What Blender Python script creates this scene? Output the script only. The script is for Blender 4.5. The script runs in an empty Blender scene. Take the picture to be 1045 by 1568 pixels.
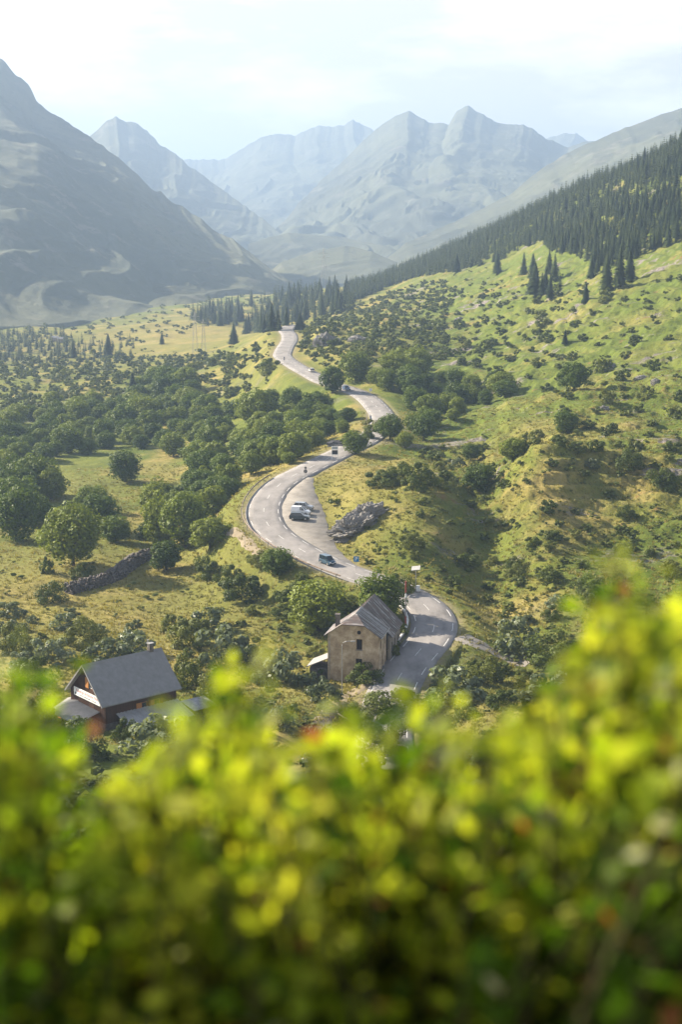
import bpy, math, random
import numpy as np
from mathutils import Vector, Matrix
C = bpy.context.scene.collection
R = math.radians
random.seed(7); rng = np.random.default_rng(7)

# ------------------------------------------------------------------ camera, light, exposure
H = 75.0                      # camera height above the valley datum
PITCH = R(11.02); FPX = 50/36*1568
sc = bpy.context.scene
cam = bpy.data.objects.new('camera', bpy.data.cameras.new('camera')); C.objects.link(cam)
cam.location = (0, 0, H); cam.rotation_euler = (math.pi/2-PITCH, 0, 0)
cd = cam.data; cd.lens = 50; cd.sensor_width = 36; cd.sensor_fit = 'AUTO'
cd.clip_start = 0.05; cd.clip_end = 30000
cd.dof.use_dof = True; cd.dof.focus_distance = 330; cd.dof.aperture_fstop = 2.5
sc.camera = cam
SUN_AZ, SUN_EL = R(-62), R(29)      # clockwise from +Y, and above the horizon
sdir = Vector((math.sin(SUN_AZ)*math.cos(SUN_EL), math.cos(SUN_AZ)*math.cos(SUN_EL), math.sin(SUN_EL)))
sl = bpy.data.lights.new('sun', 'SUN'); sl.energy = 5.0; sl.angle = R(0.5); sl.color = (1, 0.88, 0.70)
so = bpy.data.objects.new('sun', sl); C.objects.link(so); so.rotation_euler = sdir.to_track_quat('Z', 'Y').to_euler()
so.location = (0, 0, 500)
w = bpy.data.worlds.new('World'); sc.world = w; w.use_nodes = True
nt = w.node_tree; nt.nodes.clear()
def N(nt, t, **k):
    n = nt.nodes.new(t)
    for a, b in k.items(): setattr(n, a, b)
    return n
out = N(nt, 'ShaderNodeOutputWorld'); bg = N(nt, 'ShaderNodeBackground'); bg.inputs[1].default_value = 0.05
sky = N(nt, 'ShaderNodeTexSky', sky_type='NISHITA', sun_disc=False, sun_elevation=SUN_EL, sun_rotation=SUN_AZ)
sky.dust_density = 3.0; sky.air_density = 1.0; sky.altitude = 1500
tc = N(nt, 'ShaderNodeTexCoord'); mp = N(nt, 'ShaderNodeMapping'); mp.inputs['Scale'].default_value = (1.6, 1.6, 5.5)
mp.inputs['Rotation'].default_value = (0, R(-24), 0); mp.inputs['Location'].default_value = (0.35, 0.1, 0.2)
nz = N(nt, 'ShaderNodeTexNoise'); nz.inputs['Scale'].default_value = 3.2; nz.inputs['Detail'].default_value = 8; nz.inputs['Roughness'].default_value = 0.62
cr = N(nt, 'ShaderNodeValToRGB'); cr.color_ramp.elements[0].position = 0.44; cr.color_ramp.elements[1].position = 0.68
cr.color_ramp.elements[0].color = (0.05, 0.05, 0.05, 1)
mx = N(nt, 'ShaderNodeMix', data_type='RGBA'); mx.inputs[7].default_value = (10.6, 10.2, 9.9, 1)
L = nt.links
L.new(tc.outputs['Generated'], mp.inputs[0]); L.new(mp.outputs[0], nz.inputs[0]); L.new(nz.outputs[0], cr.inputs[0])
sep = N(nt, 'ShaderNodeSeparateXYZ'); mr = N(nt, 'ShaderNodeMapRange'); mr.inputs[1].default_value = .2; mr.inputs[2].default_value = .55; mr.inputs[3].default_value = 1; mr.inputs[4].default_value = .12
mul = N(nt, 'ShaderNodeMath', operation='MULTIPLY'); L.new(tc.outputs['Generated'], sep.inputs[0]); L.new(sep.outputs[2], mr.inputs[0]); L.new(cr.outputs[0], mul.inputs[0]); L.new(mr.outputs[0], mul.inputs[1])
L.new(mul.outputs[0], mx.inputs[0]); mb_ = N(nt, 'ShaderNodeMix', data_type='RGBA'); mb_.inputs[7].default_value = (5.9, 5.55, 5.4, 1); mr2 = N(nt, 'ShaderNodeMath', operation='MULTIPLY'); mr2.inputs[1].default_value = .92; L.new(mr.outputs[0], mr2.inputs[0]); L.new(mr2.outputs[0], mb_.inputs[0]); L.new(sky.outputs[0], mb_.inputs[6]); L.new(mb_.outputs[2], mx.inputs[6]); L.new(mx.outputs[2], bg.inputs[0]); L.new(bg.outputs[0], out.inputs[0])
sc.view_settings.view_transform = 'Standard'; sc.view_settings.look = 'None'
sc.view_settings.exposure = 1.92; sc.view_settings.gamma = 1
sc.render.engine = 'CYCLES'; cy = sc.cycles
cy.max_bounces = 6; cy.diffuse_bounces = 2; cy.glossy_bounces = 2; cy.transmission_bounces = 4; cy.volume_bounces = 1; cy.transparent_max_bounces = 6
cy.use_denoising = True; cy.caustics_reflective = False; cy.caustics_refractive = False
cy.sample_clamp_indirect = 6
HAZE_DENSITY = 0.00021

# ------------------------------------------------------------------ helpers
def tag(o, label=None, cat=None, group=None, kind=None):
    if label: o['label'] = label
    if cat: o['category'] = cat
    if group: o['group'] = group
    if kind: o['kind'] = kind
    return o
def mkmesh(name, V, F, mats=None, smooth=False, mi=None):
    V = np.asarray(V, np.float32).reshape(-1, 3); F = np.asarray(F, np.int32)
    k = F.shape[1]; me = bpy.data.meshes.new(name)
    me.vertices.add(len(V)); me.vertices.foreach_set('co', V.ravel())
    me.loops.add(F.size); me.loops.foreach_set('vertex_index', F.ravel())
    me.polygons.add(len(F)); me.polygons.foreach_set('loop_start', np.arange(0, F.size, k, dtype=np.int32))
    me.polygons.foreach_set('loop_total', np.full(len(F), k, np.int32))
    if smooth: me.polygons.foreach_set('use_smooth', np.ones(len(F), bool))
    if mats is not None:
        for m in (mats if isinstance(mats, (list, tuple)) else [mats]): me.materials.append(m)
    if mi is not None: me.polygons.foreach_set('material_index', np.asarray(mi, np.int32))
    me.update(calc_edges=True); return me
def link(name, me, parent=None, loc=None, rot=None, scale=None):
    o = bpy.data.objects.new(name, me); C.objects.link(o)
    if parent: o.parent = parent
    if loc is not None: o.location = loc
    if rot is not None: o.rotation_euler = rot
    if scale is not None: o.scale = scale
    return o
def empty(name, loc=(0, 0, 0), rz=0):
    o = bpy.data.objects.new(name, None); C.objects.link(o); o.location = loc; o.rotation_euler = (0, 0, rz); o.empty_display_size = 0.3
    return o
class MB:
    """collects polygons of any size, builds one mesh"""
    def __init__(s): s.v = []; s.f = []
    def poly(s, pts):
        n = len(s.v); s.v += [tuple(p) for p in pts]; s.f.append(tuple(range(n, n+len(pts)))); return s
    def add(s, V, F):
        n = len(s.v); s.v += [tuple(p) for p in V]; s.f += [tuple(i+n for i in f) for f in F]; return s
    def box(s, x0, x1, y0, y1, z0, z1):
        return s.add([(x, y, z) for z in (z0, z1) for x, y in ((x0, y0), (x1, y0), (x1, y1), (x0, y1))],
                     [(3, 2, 1, 0), (4, 5, 6, 7), (0, 1, 5, 4), (1, 2, 6, 5), (2, 3, 7, 6), (3, 0, 4, 7)])
    def slab(s, pts, t):
        """planar polygon extruded by vector t"""
        t = Vector(t); n = len(pts); P = [Vector(p) for p in pts]
        s.add(P+[p+t for p in P], [tuple(range(n))[::-1], tuple(range(n, 2*n))]+[(i, (i+1) % n, n+(i+1) % n, n+i) for i in range(n)]); return s
    def tube(s, pts, r, n=8, cap=True):
        P = [Vector(p) for p in pts]; rs = r if isinstance(r, (list, tuple)) else [r]*len(P)
        V = []; F = []
        for i, p in enumerate(P):
            d = (P[min(i+1, len(P)-1)]-P[max(i-1, 0)]).normalized()
            a = d.orthogonal().normalized() if abs(d.z) > .9 else d.cross(Vector((0, 0, 1))).normalized()
            b = d.cross(a)
            V += [p+(a*math.cos(k*2*math.pi/n)+b*math.sin(k*2*math.pi/n))*rs[i] for k in range(n)]
        for i in range(len(P)-1):
            F += [(i*n+k, i*n+(k+1) % n, (i+1)*n+(k+1) % n, (i+1)*n+k) for k in range(n)]
        if cap: F += [tuple(range(n))[::-1], tuple(range((len(P)-1)*n, len(P)*n))]
        return s.add(V, F)
    def build(s, name, mat, parent=None, smooth=False, bevel=0, **k):
        me = bpy.data.meshes.new(name); me.from_pydata(s.v, [], s.f); me.materials.append(mat)
        if smooth: me.shade_smooth()
        o = link(name, me, parent, **k)
        if bevel:
            m = o.modifiers.new('bevel', 'BEVEL'); m.width = bevel; m.segments = 2; m.limit_method = 'ANGLE'
        return o
def hsh(ix, iy, seed):
    h = (ix.astype(np.int64)*374761393 + iy.astype(np.int64)*668265263 + seed*1442695041) & 0xffffffff
    h = ((h ^ (h >> 13))*1274126177) & 0xffffffff
    return ((h ^ (h >> 16)) & 0xffff)/65535.0
def perlin(x, y, seed=0):
    ix = np.floor(x); iy = np.floor(y); fx = x-ix; fy = y-iy
    u = fx*fx*fx*(fx*(fx*6-15)+10); v = fy*fy*fy*(fy*(fy*6-15)+10)
    def g(dx, dy):
        a = hsh(ix+dx, iy+dy, seed)*2*np.pi
        return np.cos(a)*(fx-dx)+np.sin(a)*(fy-dy)
    n0 = g(0, 0)*(1-u)+g(1, 0)*u; n1 = g(0, 1)*(1-u)+g(1, 1)*u
    return (n0*(1-v)+n1*v)*1.5
def fbm(x, y, seed=0, oct=4, gain=.5):
    s = 0; a = 1
    for i in range(oct): s = s+a*perlin(x*2**i, y*2**i, seed+i*17); a *= gain
    return s
def ridged(x, y, seed=0, oct=4, gain=.5):
    s = 0; a = 1
    for i in range(oct): s = s+a*(1-np.abs(perlin(x*2**i, y*2**i, seed+i*13))*2); a *= gain
    return s/1.9
def ray(px, py):
    cx = (px-522.5)/FPX; cyy = (784-py)/FPX
    dx = cx; dy = np.cos(PITCH)+np.sin(PITCH)*cyy; dz = -np.sin(PITCH)+np.cos(PITCH)*cyy
    h = np.hypot(dx, dy); return np.arctan2(dx, dy), dz/h
def pt(px, py, D):
    th, te = ray(px, py); return np.array([D*np.sin(th), D*np.cos(th), H+D*te])
def pixof(x, y, z):
    zz = z-H; f = y*np.cos(PITCH)-zz*np.sin(PITCH); u = y*np.sin(PITCH)+zz*np.cos(PITCH)
    return 522.5+FPX*x/f, 784-FPX*u/f
def pchip(x, y, xi):
    x = np.asarray(x, float); y = np.asarray(y, float); h = np.diff(x); d = np.diff(y)/h
    m = np.zeros(len(x)); m[0] = d[0]; m[-1] = d[-1]
    for i in range(1, len(x)-1):
        if d[i-1]*d[i] > 0:
            w1 = 2*h[i]+h[i-1]; w2 = h[i]+2*h[i-1]; m[i] = (w1+w2)/(w1/d[i-1]+w2/d[i])
    i = np.clip(np.searchsorted(x, xi)-1, 0, len(x)-2); t = np.clip((xi-x[i])/h[i], 0, 1)
    return (2*t**3-3*t**2+1)*y[i]+(t**3-2*t**2+t)*h[i]*m[i]+(-2*t**3+3*t**2)*y[i+1]+(t**3-t**2)*h[i]*m[i+1]

# ------------------------------------------------------------------ materials
def mat(name, rough=.8, col=(.5, .5, .5), spec=.3, metal=0):
    m = bpy.data.materials.new(name); m.use_nodes = True
    b = m.node_tree.nodes['Principled BSDF']; b.inputs['Base Color'].default_value = (*col, 1)
    b.inputs['Roughness'].default_value = rough; b.inputs['Specular IOR Level'].default_value = spec; b.inputs['Metallic'].default_value = metal
    return m
def noise_mat(name, cols, scale, rough=.9, spec=.15, detail=6, bump=0, bscale=None, coord='Object', pos=None, stretch=(1, 1, 1), metal=0, rr=.6):
    m = mat(name, rough, cols[0], spec, metal); nt = m.node_tree; L = nt.links; b = nt.nodes['Principled BSDF']
    tc = N(nt, 'ShaderNodeTexCoord'); mp = N(nt, 'ShaderNodeMapping'); mp.inputs['Scale'].default_value = stretch
    n = N(nt, 'ShaderNodeTexNoise'); n.inputs['Scale'].default_value = scale; n.inputs['Detail'].default_value = detail; n.inputs['Roughness'].default_value = rr
    c = N(nt, 'ShaderNodeValToRGB'); e = c.color_ramp.elements
    pos = pos or [0.32+0.36*i/(len(cols)-1) for i in range(len(cols))]
    e[0].position = pos[0]; e[0].color = (*cols[0], 1); e[1].position = pos[-1]; e[1].color = (*cols[-1], 1)
    for p_, c_ in list(zip(pos, cols))[1:-1]: q = e.new(p_); q.color = (*c_, 1)
    L.new(tc.outputs[coord], mp.inputs[0]); L.new(mp.outputs[0], n.inputs[0]); L.new(n.outputs[0], c.inputs[0]); L.new(c.outputs[0], b.inputs['Base Color'])
    if bump:
        n2 = N(nt, 'ShaderNodeTexNoise'); n2.inputs['Scale'].default_value = bscale or scale*3; n2.inputs['Detail'].default_value = 5
        bp = N(nt, 'ShaderNodeBump'); bp.inputs['Strength'].default_value = 1; bp.inputs['Distance'].default_value = bump
        L.new(mp.outputs[0], n2.inputs[0]); L.new(n2.outputs[0], bp.inputs['Height']); L.new(bp.outputs[0], b.inputs['Normal'])
    return m
def leaf_mat(name, c1, c2, c3, trans=.35, tcol=None, scale=.35, rough=.55, coord='Object', tm=1.6, vary=.52, base=0):
    """leaf: diffuse + translucent, colour varies per tree and by clump"""
    m = bpy.data.materials.new(name); m.use_nodes = True; nt = m.node_tree; nt.nodes.clear(); L = nt.links
    o = N(nt, 'ShaderNodeOutputMaterial'); pb = N(nt, 'ShaderNodeBsdfPrincipled'); tr = N(nt, 'ShaderNodeBsdfTranslucent'); mixs = N(nt, 'ShaderNodeMixShader')
    mixs.inputs[0].default_value = trans; pb.inputs['Roughness'].default_value = rough; pb.inputs['Specular IOR Level'].default_value = .12
    oi = N(nt, 'ShaderNodeObjectInfo'); tc = N(nt, 'ShaderNodeTexCoord'); n = N(nt, 'ShaderNodeTexNoise'); n.inputs['Scale'].default_value = scale; n.inputs['Detail'].default_value = 4
    ad = N(nt, 'ShaderNodeMath', operation='MULTIPLY_ADD'); ad.inputs[1].default_value = vary; 
    rmp = N(nt, 'ShaderNodeValToRGB'); e = rmp.color_ramp.elements
    e[0].position = .38; e[0].color = (*c1, 1); e[1].position = .95; e[1].color = (*c3, 1); q = e.new(.66); q.color = (*c2, 1)
    L.new(oi.outputs['Random'], ad.inputs[0]); L.new(tc.outputs[coord], n.inputs[0]); n_off = N(nt, 'ShaderNodeMath', operation='ADD'); n_off.inputs[1].default_value = base; L.new(n.outputs[0], n_off.inputs[0]); L.new(n_off.outputs[0], ad.inputs[2]); L.new(ad.outputs[0], rmp.inputs[0])
    L.new(rmp.outputs[0], pb.inputs['Base Color'])
    mm = N(nt, 'ShaderNodeMix', data_type='RGBA', blend_type='MULTIPLY'); mm.inputs[0].default_value = 1; mm.inputs[7].default_value = (*(tcol or (tm, tm*.95, tm*.35)), 1)
    L.new(rmp.outputs[0], mm.inputs[6]); L.new(mm.outputs[2], tr.inputs[0])
    L.new(pb.outputs[0], mixs.inputs[1]); L.new(tr.outputs[0], mixs.inputs[2]); L.new(mixs.outputs[0], o.inputs[0])
    return m
M = {}
M['leaf'] = leaf_mat('broadleaf_foliage', (.044, .072, .011), (.078, .118, .015), (.150, .185, .025), .24)
M['bushleaf'] = leaf_mat('shrub_foliage', (.044, .064, .014), (.074, .10, .020), (.14, .155, .038), .24)
M['greyleaf'] = leaf_mat('willow_foliage', (.07, .09, .045), (.105, .13, .07), (.16, .19, .11), .25, rough=.4)
M['needle'] = leaf_mat('spruce_needles', (.018, .034, .014), (.034, .054, .018), (.06, .082, .026), .12)
M['bark'] = noise_mat('bark', [(.05, .04, .03), (.13, .10, .08)], 6, stretch=(1, 1, .2), bump=.03)
M['grassblade'] = leaf_mat('grass_blades', (.07, .085, .02), (.13, .135, .032), (.23, .20, .06), .25, scale=.08)
M['asphalt'] = noise_mat('asphalt', [(.15, .142, .135), (.235, .22, .21), (.29, .272, .258)], .28, rough=.85, detail=9, rr=.7, stretch=(1, .5, 1), bump=.004, bscale=40)
M['gravel'] = noise_mat('gravel', [(.165, .15, .132), (.25, .228, .20), (.32, .295, .26)], .3, rough=.95, detail=10, rr=.75, bump=.03, bscale=9)
M['dirt'] = noise_mat('dirt_track', [(.17, .14, .09), (.27, .22, .15)], .5, detail=9)
M['paint'] = noise_mat('road_paint', [(.42, .41, .39), (.70, .69, .66)], 3, rough=.7)
M['rock'] = noise_mat('rock', [(.08, .075, .07), (.20, .188, .172), (.32, .30, .27)], .55, detail=10, rr=.72, bump=.35, bscale=1.3, stretch=(1, 1, 2.2))
M['stone'] = noise_mat('dry_stone', [(.06, .052, .048), (.125, .11, .10), (.20, .175, .155)], 1.4, detail=8, bump=.12, bscale=3)
M['steel'] = noise_mat('galvanised_steel', [(.30, .29, .28), (.42, .41, .40)], 4, rough=.5, metal=.6)
M['railwood'] = noise_mat('weathered_rail', [(.16, .12, .10), (.27, .22, .18)], 2, rough=.8)
M['white'] = noise_mat('white_paint', [(.7, .7, .68), (.8, .8, .78)], 3, rough=.5)
M['black'] = mat('black_rubber', .7, (.02, .02, .02))
M['glass'] = mat('dark_glass', .08, (.015, .02, .025), .6)

def ground_mat():
    m = mat('meadow', .95, spec=.08); nt = m.node_tree; L = nt.links; b = nt.nodes['Principled BSDF']
    tc = N(nt, 'ShaderNodeTexCoord'); geo = N(nt, 'ShaderNodeNewGeometry')
    def noise(s, d=6, r=.6, stretch=None):
        n = N(nt, 'ShaderNodeTexNoise'); n.inputs['Scale'].default_value = s; n.inputs['Detail'].default_value = d; n.inputs['Roughness'].default_value = r
        if stretch:
            mp = N(nt, 'ShaderNodeMapping'); mp.inputs['Scale'].default_value = stretch; L.new(tc.outputs['Object'], mp.inputs[0]); L.new(mp.outputs[0], n.inputs[0])
        else: L.new(tc.outputs['Object'], n.inputs[0])
        return n.outputs[0]
    def ramp(src, a, b_, c0=(0, 0, 0), c1=(1, 1, 1)):
        r = N(nt, 'ShaderNodeValToRGB'); r.color_ramp.elements[0].position = a; r.color_ramp.elements[1].position = b_
        r.color_ramp.elements[0].color = (*c0, 1); r.color_ramp.elements[1].color = (*c1, 1); L.new(src, r.inputs[0]); return r.outputs[0]
    def mixc(f, a, c, fac=None):
        x = N(nt, 'ShaderNodeMix', data_type='RGBA')
        if f is None: x.inputs[0].default_value = fac
        else: L.new(f, x.inputs[0])
        for i, v in ((6, a), (7, c)):
            if isinstance(v, tuple): x.inputs[i].default_value = (*v, 1)
            else: L.new(v, x.inputs[i])
        return x.outputs[2]
    def vcol(name):
        a = N(nt, 'ShaderNodeAttribute'); a.attribute_name = name; return a.outputs['Fac']
    green = mixc(ramp(noise(.09, 8, .7), .40, .62), (.072, .100, .016), (.145, .165, .026))
    dry = mixc(ramp(noise(.22, 8, .7), .35, .65), (.235, .195, .048), (.33, .26, .095))
    grass = mixc(ramp(noise(.03, 9, .68, (1, 1, 1)), .47, .60), green, dry)
    grass = mixc(vcol('dry'), grass, dry)
    grass = mixc(vcol('lush'), grass, (.105, .14, .020))
    # dark tussocks
    tus = ramp(noise(.55, 7, .75), .53, .66); tus2 = N(nt, 'ShaderNodeMath', operation='MULTIPLY'); L.new(tus, tus2.inputs[0]); L.new(vcol('rough'), tus2.inputs[1])
    col = mixc(tus2.outputs[0], grass, (.045, .058, .018))
    red = ramp(noise(.12, 8, .75), .60, .68); r2 = N(nt, 'ShaderNodeMath', operation='MULTIPLY'); L.new(red, r2.inputs[0]); L.new(vcol('rough'), r2.inputs[1])
    col = mixc(r2.outputs[0], col, (.20, .11, .055))
    # bare stony soil
    st = ramp(noise(.06, 9, .72, (.55, 1.3, 1)), .575, .62); s2 = N(nt, 'ShaderNodeMath', operation='MULTIPLY'); L.new(st, s2.inputs[0]); L.new(vcol('rough'), s2.inputs[1])
    stone = mixc(ramp(noise(.8, 6, .8), .4, .6), (.13, .11, .11), (.27, .24, .21))
    col = mixc(s2.outputs[0], col, stone)
    col = mixc(vcol('verge'), col, mixc(ramp(noise(.5, 6, .8), .4, .6), (.27, .22, .15), (.24, .22, .09)))
    fine = ramp(noise(1.6, 5, .8), .25, .75, (.72, .72, .72), (1.25, 1.25, 1.25))
    mul = N(nt, 'ShaderNodeMix', data_type='RGBA', blend_type='MULTIPLY'); mul.inputs[0].default_value = 1; L.new(col, mul.inputs[6]); L.new(fine, mul.inputs[7])
    L.new(mul.outputs[2], b.inputs['Base Color'])
    bp = N(nt, 'ShaderNodeBump'); bp.inputs['Strength'].default_value = 1; bp.inputs['Distance'].default_value = .8
    L.new(noise(.5, 8, .75), bp.inputs['Height']); L.new(bp.outputs[0], b.inputs['Normal'])
    return m
M['ground'] = ground_mat()
def mount_mat(name, grass, dark, rock, pale, sc_=.004):
    m = mat(name, .95, spec=.05); nt = m.node_tree; L = nt.links; b = nt.nodes['Principled BSDF']
    tc = N(nt, 'ShaderNodeTexCoord'); geo = N(nt, 'ShaderNodeNewGeometry')
    def noise(s, d=8, r=.62):
        n = N(nt, 'ShaderNodeTexNoise'); n.inputs['Scale'].default_value = s; n.inputs['Detail'].default_value = d; n.inputs['Roughness'].default_value = r
        L.new(tc.outputs['Object'], n.inputs[0]); return n.outputs[0]
    def ramp(src, a, b_):
        r = N(nt, 'ShaderNodeValToRGB'); r.color_ramp.elements[0].position = a; r.color_ramp.elements[1].position = b_; L.new(src, r.inputs[0]); return r.outputs[0]
    def mixc(f, a, c):
        x = N(nt, 'ShaderNodeMix', data_type='RGBA'); L.new(f, x.inputs[0])
        for i, v in ((6, a), (7, c)):
            if isinstance(v, tuple): x.inputs[i].default_value = (*v, 1)
            else: L.new(v, x.inputs[i])
        return x.outputs[2]
    col = mixc(ramp(noise(sc_), .42, .58), grass, dark)
    at = N(nt, 'ShaderNodeAttribute'); at.attribute_name = 'gully'
    col = mixc(ramp(at.outputs['Fac'], .55, .8), col, rock)
    sx = N(nt, 'ShaderNodeSeparateXYZ'); L.new(geo.outputs['True Normal'], sx.inputs[0])
    col = mixc(ramp(noise(sc_*5, 9, .75), .56, .62), col, pale)
    col = mixc(ramp(noise(sc_*16, 8, .8), .57, .60), col, dark)
    L.new(col, b.inputs['Base Color'])
    bp = N(nt, 'ShaderNodeBump'); bp.inputs['Strength'].default_value = 1; bp.inputs['Distance'].default_value = 4
    L.new(noise(sc_*5, 10, .7), bp.inputs['Height']); L.new(bp.outputs[0], b.inputs['Normal'])
    return m
M['mt_near'] = mount_mat('near_mountain', (.14, .145, .10), (.095, .105, .078), (.12, .115, .105), (.16, .15, .115))
M['mt_far'] = mount_mat('far_mountain', (.11, .115, .07), (.07, .075, .052), (.085, .086, .08), (.14, .135, .10), .0022)

# ------------------------------------------------------------------ terrain shape
near = [(.5, 4700), (1, 3290), (2, 2500), (4, 2290), (10, 2026), (30, 1812), (60, 1659), (90, 1494), (120, 1345), (150, 1210), (175, 1120)]
far = [(2500, 447), (4500, 415), (12000, 382)]
cols = {
 -900: [(200,1050),(235,965),(275,900),(310,850),(450,735),(650,640),(900,570),(1150,520),(1500,490)],
 -300: [(200,1050),(235,965),(275,888),(310,835),(450,712),(650,612),(900,545),(1150,505),(1500,480)],
 0:   [(200,1050),(235,962),(275,885),(310,830),(450,700),(650,600),(900,540),(1150,500),(1500,475)],
 150: [(200,1050),(235,965),(275,885),(310,830),(450,698),(650,597),(900,538),(1150,502),(1500,475)],
 270: [(200,1050),(235,970),(275,888),(310,830),(450,695),(650,590),(950,522),(1250,484),(1700,457)],
 350: [(205,1050),(235,965),(255,910),(275,865),(293,815),(345,733),(450,672),(600,595),(730,545),(850,528),(1000,512),(1250,480),(1700,453)],
 420: [(205,1050),(235,965),(255,905),(272,845),(290,790),(310,760),(330,735),(360,708),(450,645),(530,582),(600,542),(700,510),(760,500),(850,508),(1000,500),(1200,475),(1700,450)],
 500: [(205,1045),(220,1010),(235,960),(245,912),(256,864),(263,846),(285,795),(310,748),(330,716),(345,703),(365,688),(450,636),(490,584),(530,556),(600,527),(700,508),(850,488),(1000,472),(1200,452),(1500,443)],
 570: [(205,1042),(215,1015),(228,965),(243,905),(252,880),(262,850),(290,785),(330,728),(350,698),(372,670),(395,646),(440,614),(455,603),(480,575),(530,545),(600,520),(700,495),(850,478),(1000,462),(1250,438),(1400,434),(1550,446)],
 650: [(205,1040),(215,1000),(223,962),(232,922),(238,898),(255,858),(290,790),(330,724),(370,686),(405,656),(450,618),(520,570),(600,530),(700,500),(850,465),(1000,435),(1200,408),(1330,399),(1450,412),(1800,437)],
 720: [(205,1042),(215,1004),(225,965),(235,930),(250,885),(280,805),(310,748),(350,700),(400,650),(450,612),(520,562),(600,520),(700,485),(850,440),(1000,404),(1200,372),(1270,368),(1400,386)],
 800: [(205,1045),(220,990),(240,920),(270,825),(290,765),(312,705),(350,672),(400,626),(450,588),(520,538),(600,490),(700,450),(850,400),(1000,358),(1140,331),(1200,328),(1350,352)],
 900: [(200,1055),(220,985),(240,912),(265,830),(290,755),(315,698),(350,658),(400,605),(450,562),(520,502),(600,450),(700,400),(850,337),(1000,290),(1060,281),(1200,305)],
 1045:[(200,1060),(230,960),(260,860),(290,765),(315,705),(350,645),(400,585),(450,530),(520,455),(600,390),(700,320),(850,240),(930,216),(980,212),(1150,250)],
 1400:[(200,1060),(230,950),(260,845),(290,750),(315,690),(350,600),(400,515),(450,440),(520,330),(600,240),(700,140),(850,40),(930,15),(1100,60)],
 2000:[(200,1060),(230,950),(260,845),(290,750),(315,690),(350,600),(400,515),(450,440),(520,330),(600,240),(700,140),(850,40),(930,15),(1100,60)],
}
LR = np.linspace(math.log(.5), math.log(12000), 900)
cx_ = sorted(cols); tab = []
for c in cx_:
    p = near+cols[c]+far
    tab.append(pchip([math.log(a) for a, b in p], [b for a, b in p], LR))
tab = np.array(tab)
PXG = np.arange(-900, 2001, 10.0)
TAB = np.array([pchip(cx_, tab[:, j], PXG) for j in range(len(LR))]).T       # (px, lr)
kern = np.exp(-.5*(np.arange(-6, 7)/2.2)**2); kern /= kern.sum()
T2 = np.pad(TAB, ((6, 6), (0, 0)), mode='edge'); TAB = sum(kern[i]*T2[i:i+len(PXG)] for i in range(13))
def Fpy(px, lr):
    a = np.clip((px+900)/10, 0, len(PXG)-1.001); i = a.astype(int); fa = a-i
    b = np.clip((lr-LR[0])/(LR[1]-LR[0]), 0, len(LR)-1.001); j = b.astype(int); fb = b-j
    return (TAB[i, j]*(1-fa)+TAB[i+1, j]*fa)*(1-fb)+(TAB[i, j+1]*(1-fa)+TAB[i+1, j+1]*fa)*fb
def base_z(th, r):
    lr = np.log(r); px = 522.5+FPX*np.tan(np.clip(th, -1.2, 1.2)); tt = np.tan(np.clip(th, -1.2, 1.2))
    for _ in range(5):
        py = Fpy(px, lr); px = 522.5+FPX*tt*(math.cos(PITCH)+math.sin(PITCH)*np.clip((784-py)/FPX, -.6, 1))
    py = Fpy(px, lr)
    dep = PITCH+np.arctan((py-784)/FPX*np.cos(th)); return H-r*np.tan(dep)*1.0, px
def smooth(a, b, x): t = np.clip((x-a)/(b-a), 0, 1); return t*t*(3-2*t)

# road centre line: (px, py, distance)
def Droad(py): return float(np.interp(py, [498,512,525,545,562,583,605,638,660,680,705,722,745,770,800,838,865,905,935,965,1000,1040,1080,1120,1180], [735,680,632,572,530,490,456,408,383,362,340,327,313,300,287,270,256,241,232,224,215,205,195,186,172]))
RC = [(592,1180),(588,1130),(594,1082),(608,1042),(635,1006),(664,975),(672,955),(664,935),(632,908),(594,893),(548,880),(500,861),(450,838),(420,818),(404,795),(403,775),(414,755),(438,733),(470,718),(502,702),(532,688),(556,677),(574,664),(585,650),(587,638),(576,622),(560,607),(532,595),(497,584),(478,574),(455,561),(437,549),(432,543),(436,533),(443,522),(443,512),(438,505),(446,499),(462,496)]
def dense(pts, step=1.0, sm=6):
    P = np.array(pts, float); s = np.concatenate([[0], np.cumsum(np.linalg.norm(np.diff(P[:, :2], axis=0), axis=1))])
    u = np.arange(0, s[-1], step); Q = np.array([pchip(s, P[:, k], u) for k in range(P.shape[1])]).T
    if sm:
        k = np.exp(-.5*(np.arange(-3*sm, 3*sm+1)/sm)**2); k /= k.sum()
        Qp = np.concatenate([Q[:1]+(Q[:1]-Q[1:2])*np.arange(3*sm, 0, -1)[:, None], Q, Q[-1:]+(Q[-1:]-Q[-2:-1])*np.arange(1, 3*sm+1)[:, None]])
        Q = np.array([np.convolve(Qp[:, c], k, 'valid') for c in range(Q.shape[1])]).T
    return Q
ROAD = dense([pt(x, y, Droad(y)) for x, y in RC], 1.0, 5)
zz = ROAD[:, 2]; k = np.ones(41)/41; ROAD[:, 2] = np.convolve(np.pad(zz, 20, mode='edge'), k, 'valid')
LAY = [(474,729,.5),(461,748,2.6),(455,768,4.6),(455,790,5.6),(463,815,5.2),(488,842,3.6),(525,865,2.6),(562,884,.8)]
layc = dense([list(pt(x, y, Droad(y)-1.0))+[hw] for x, y, hw in LAY], 1.0, 3)
for q in layc: q[2] = ROAD[np.argmin(np.hypot(ROAD[:, 0]-q[0], ROAD[:, 1]-q[1])), 2]
HOUSE = np.array(pt(541, 1044, 207)); HOUSE_RZ = -R(13)
CHAL = np.array(pt(190, 1092, 189.5)); CHAL_RZ = -R(50)

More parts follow.
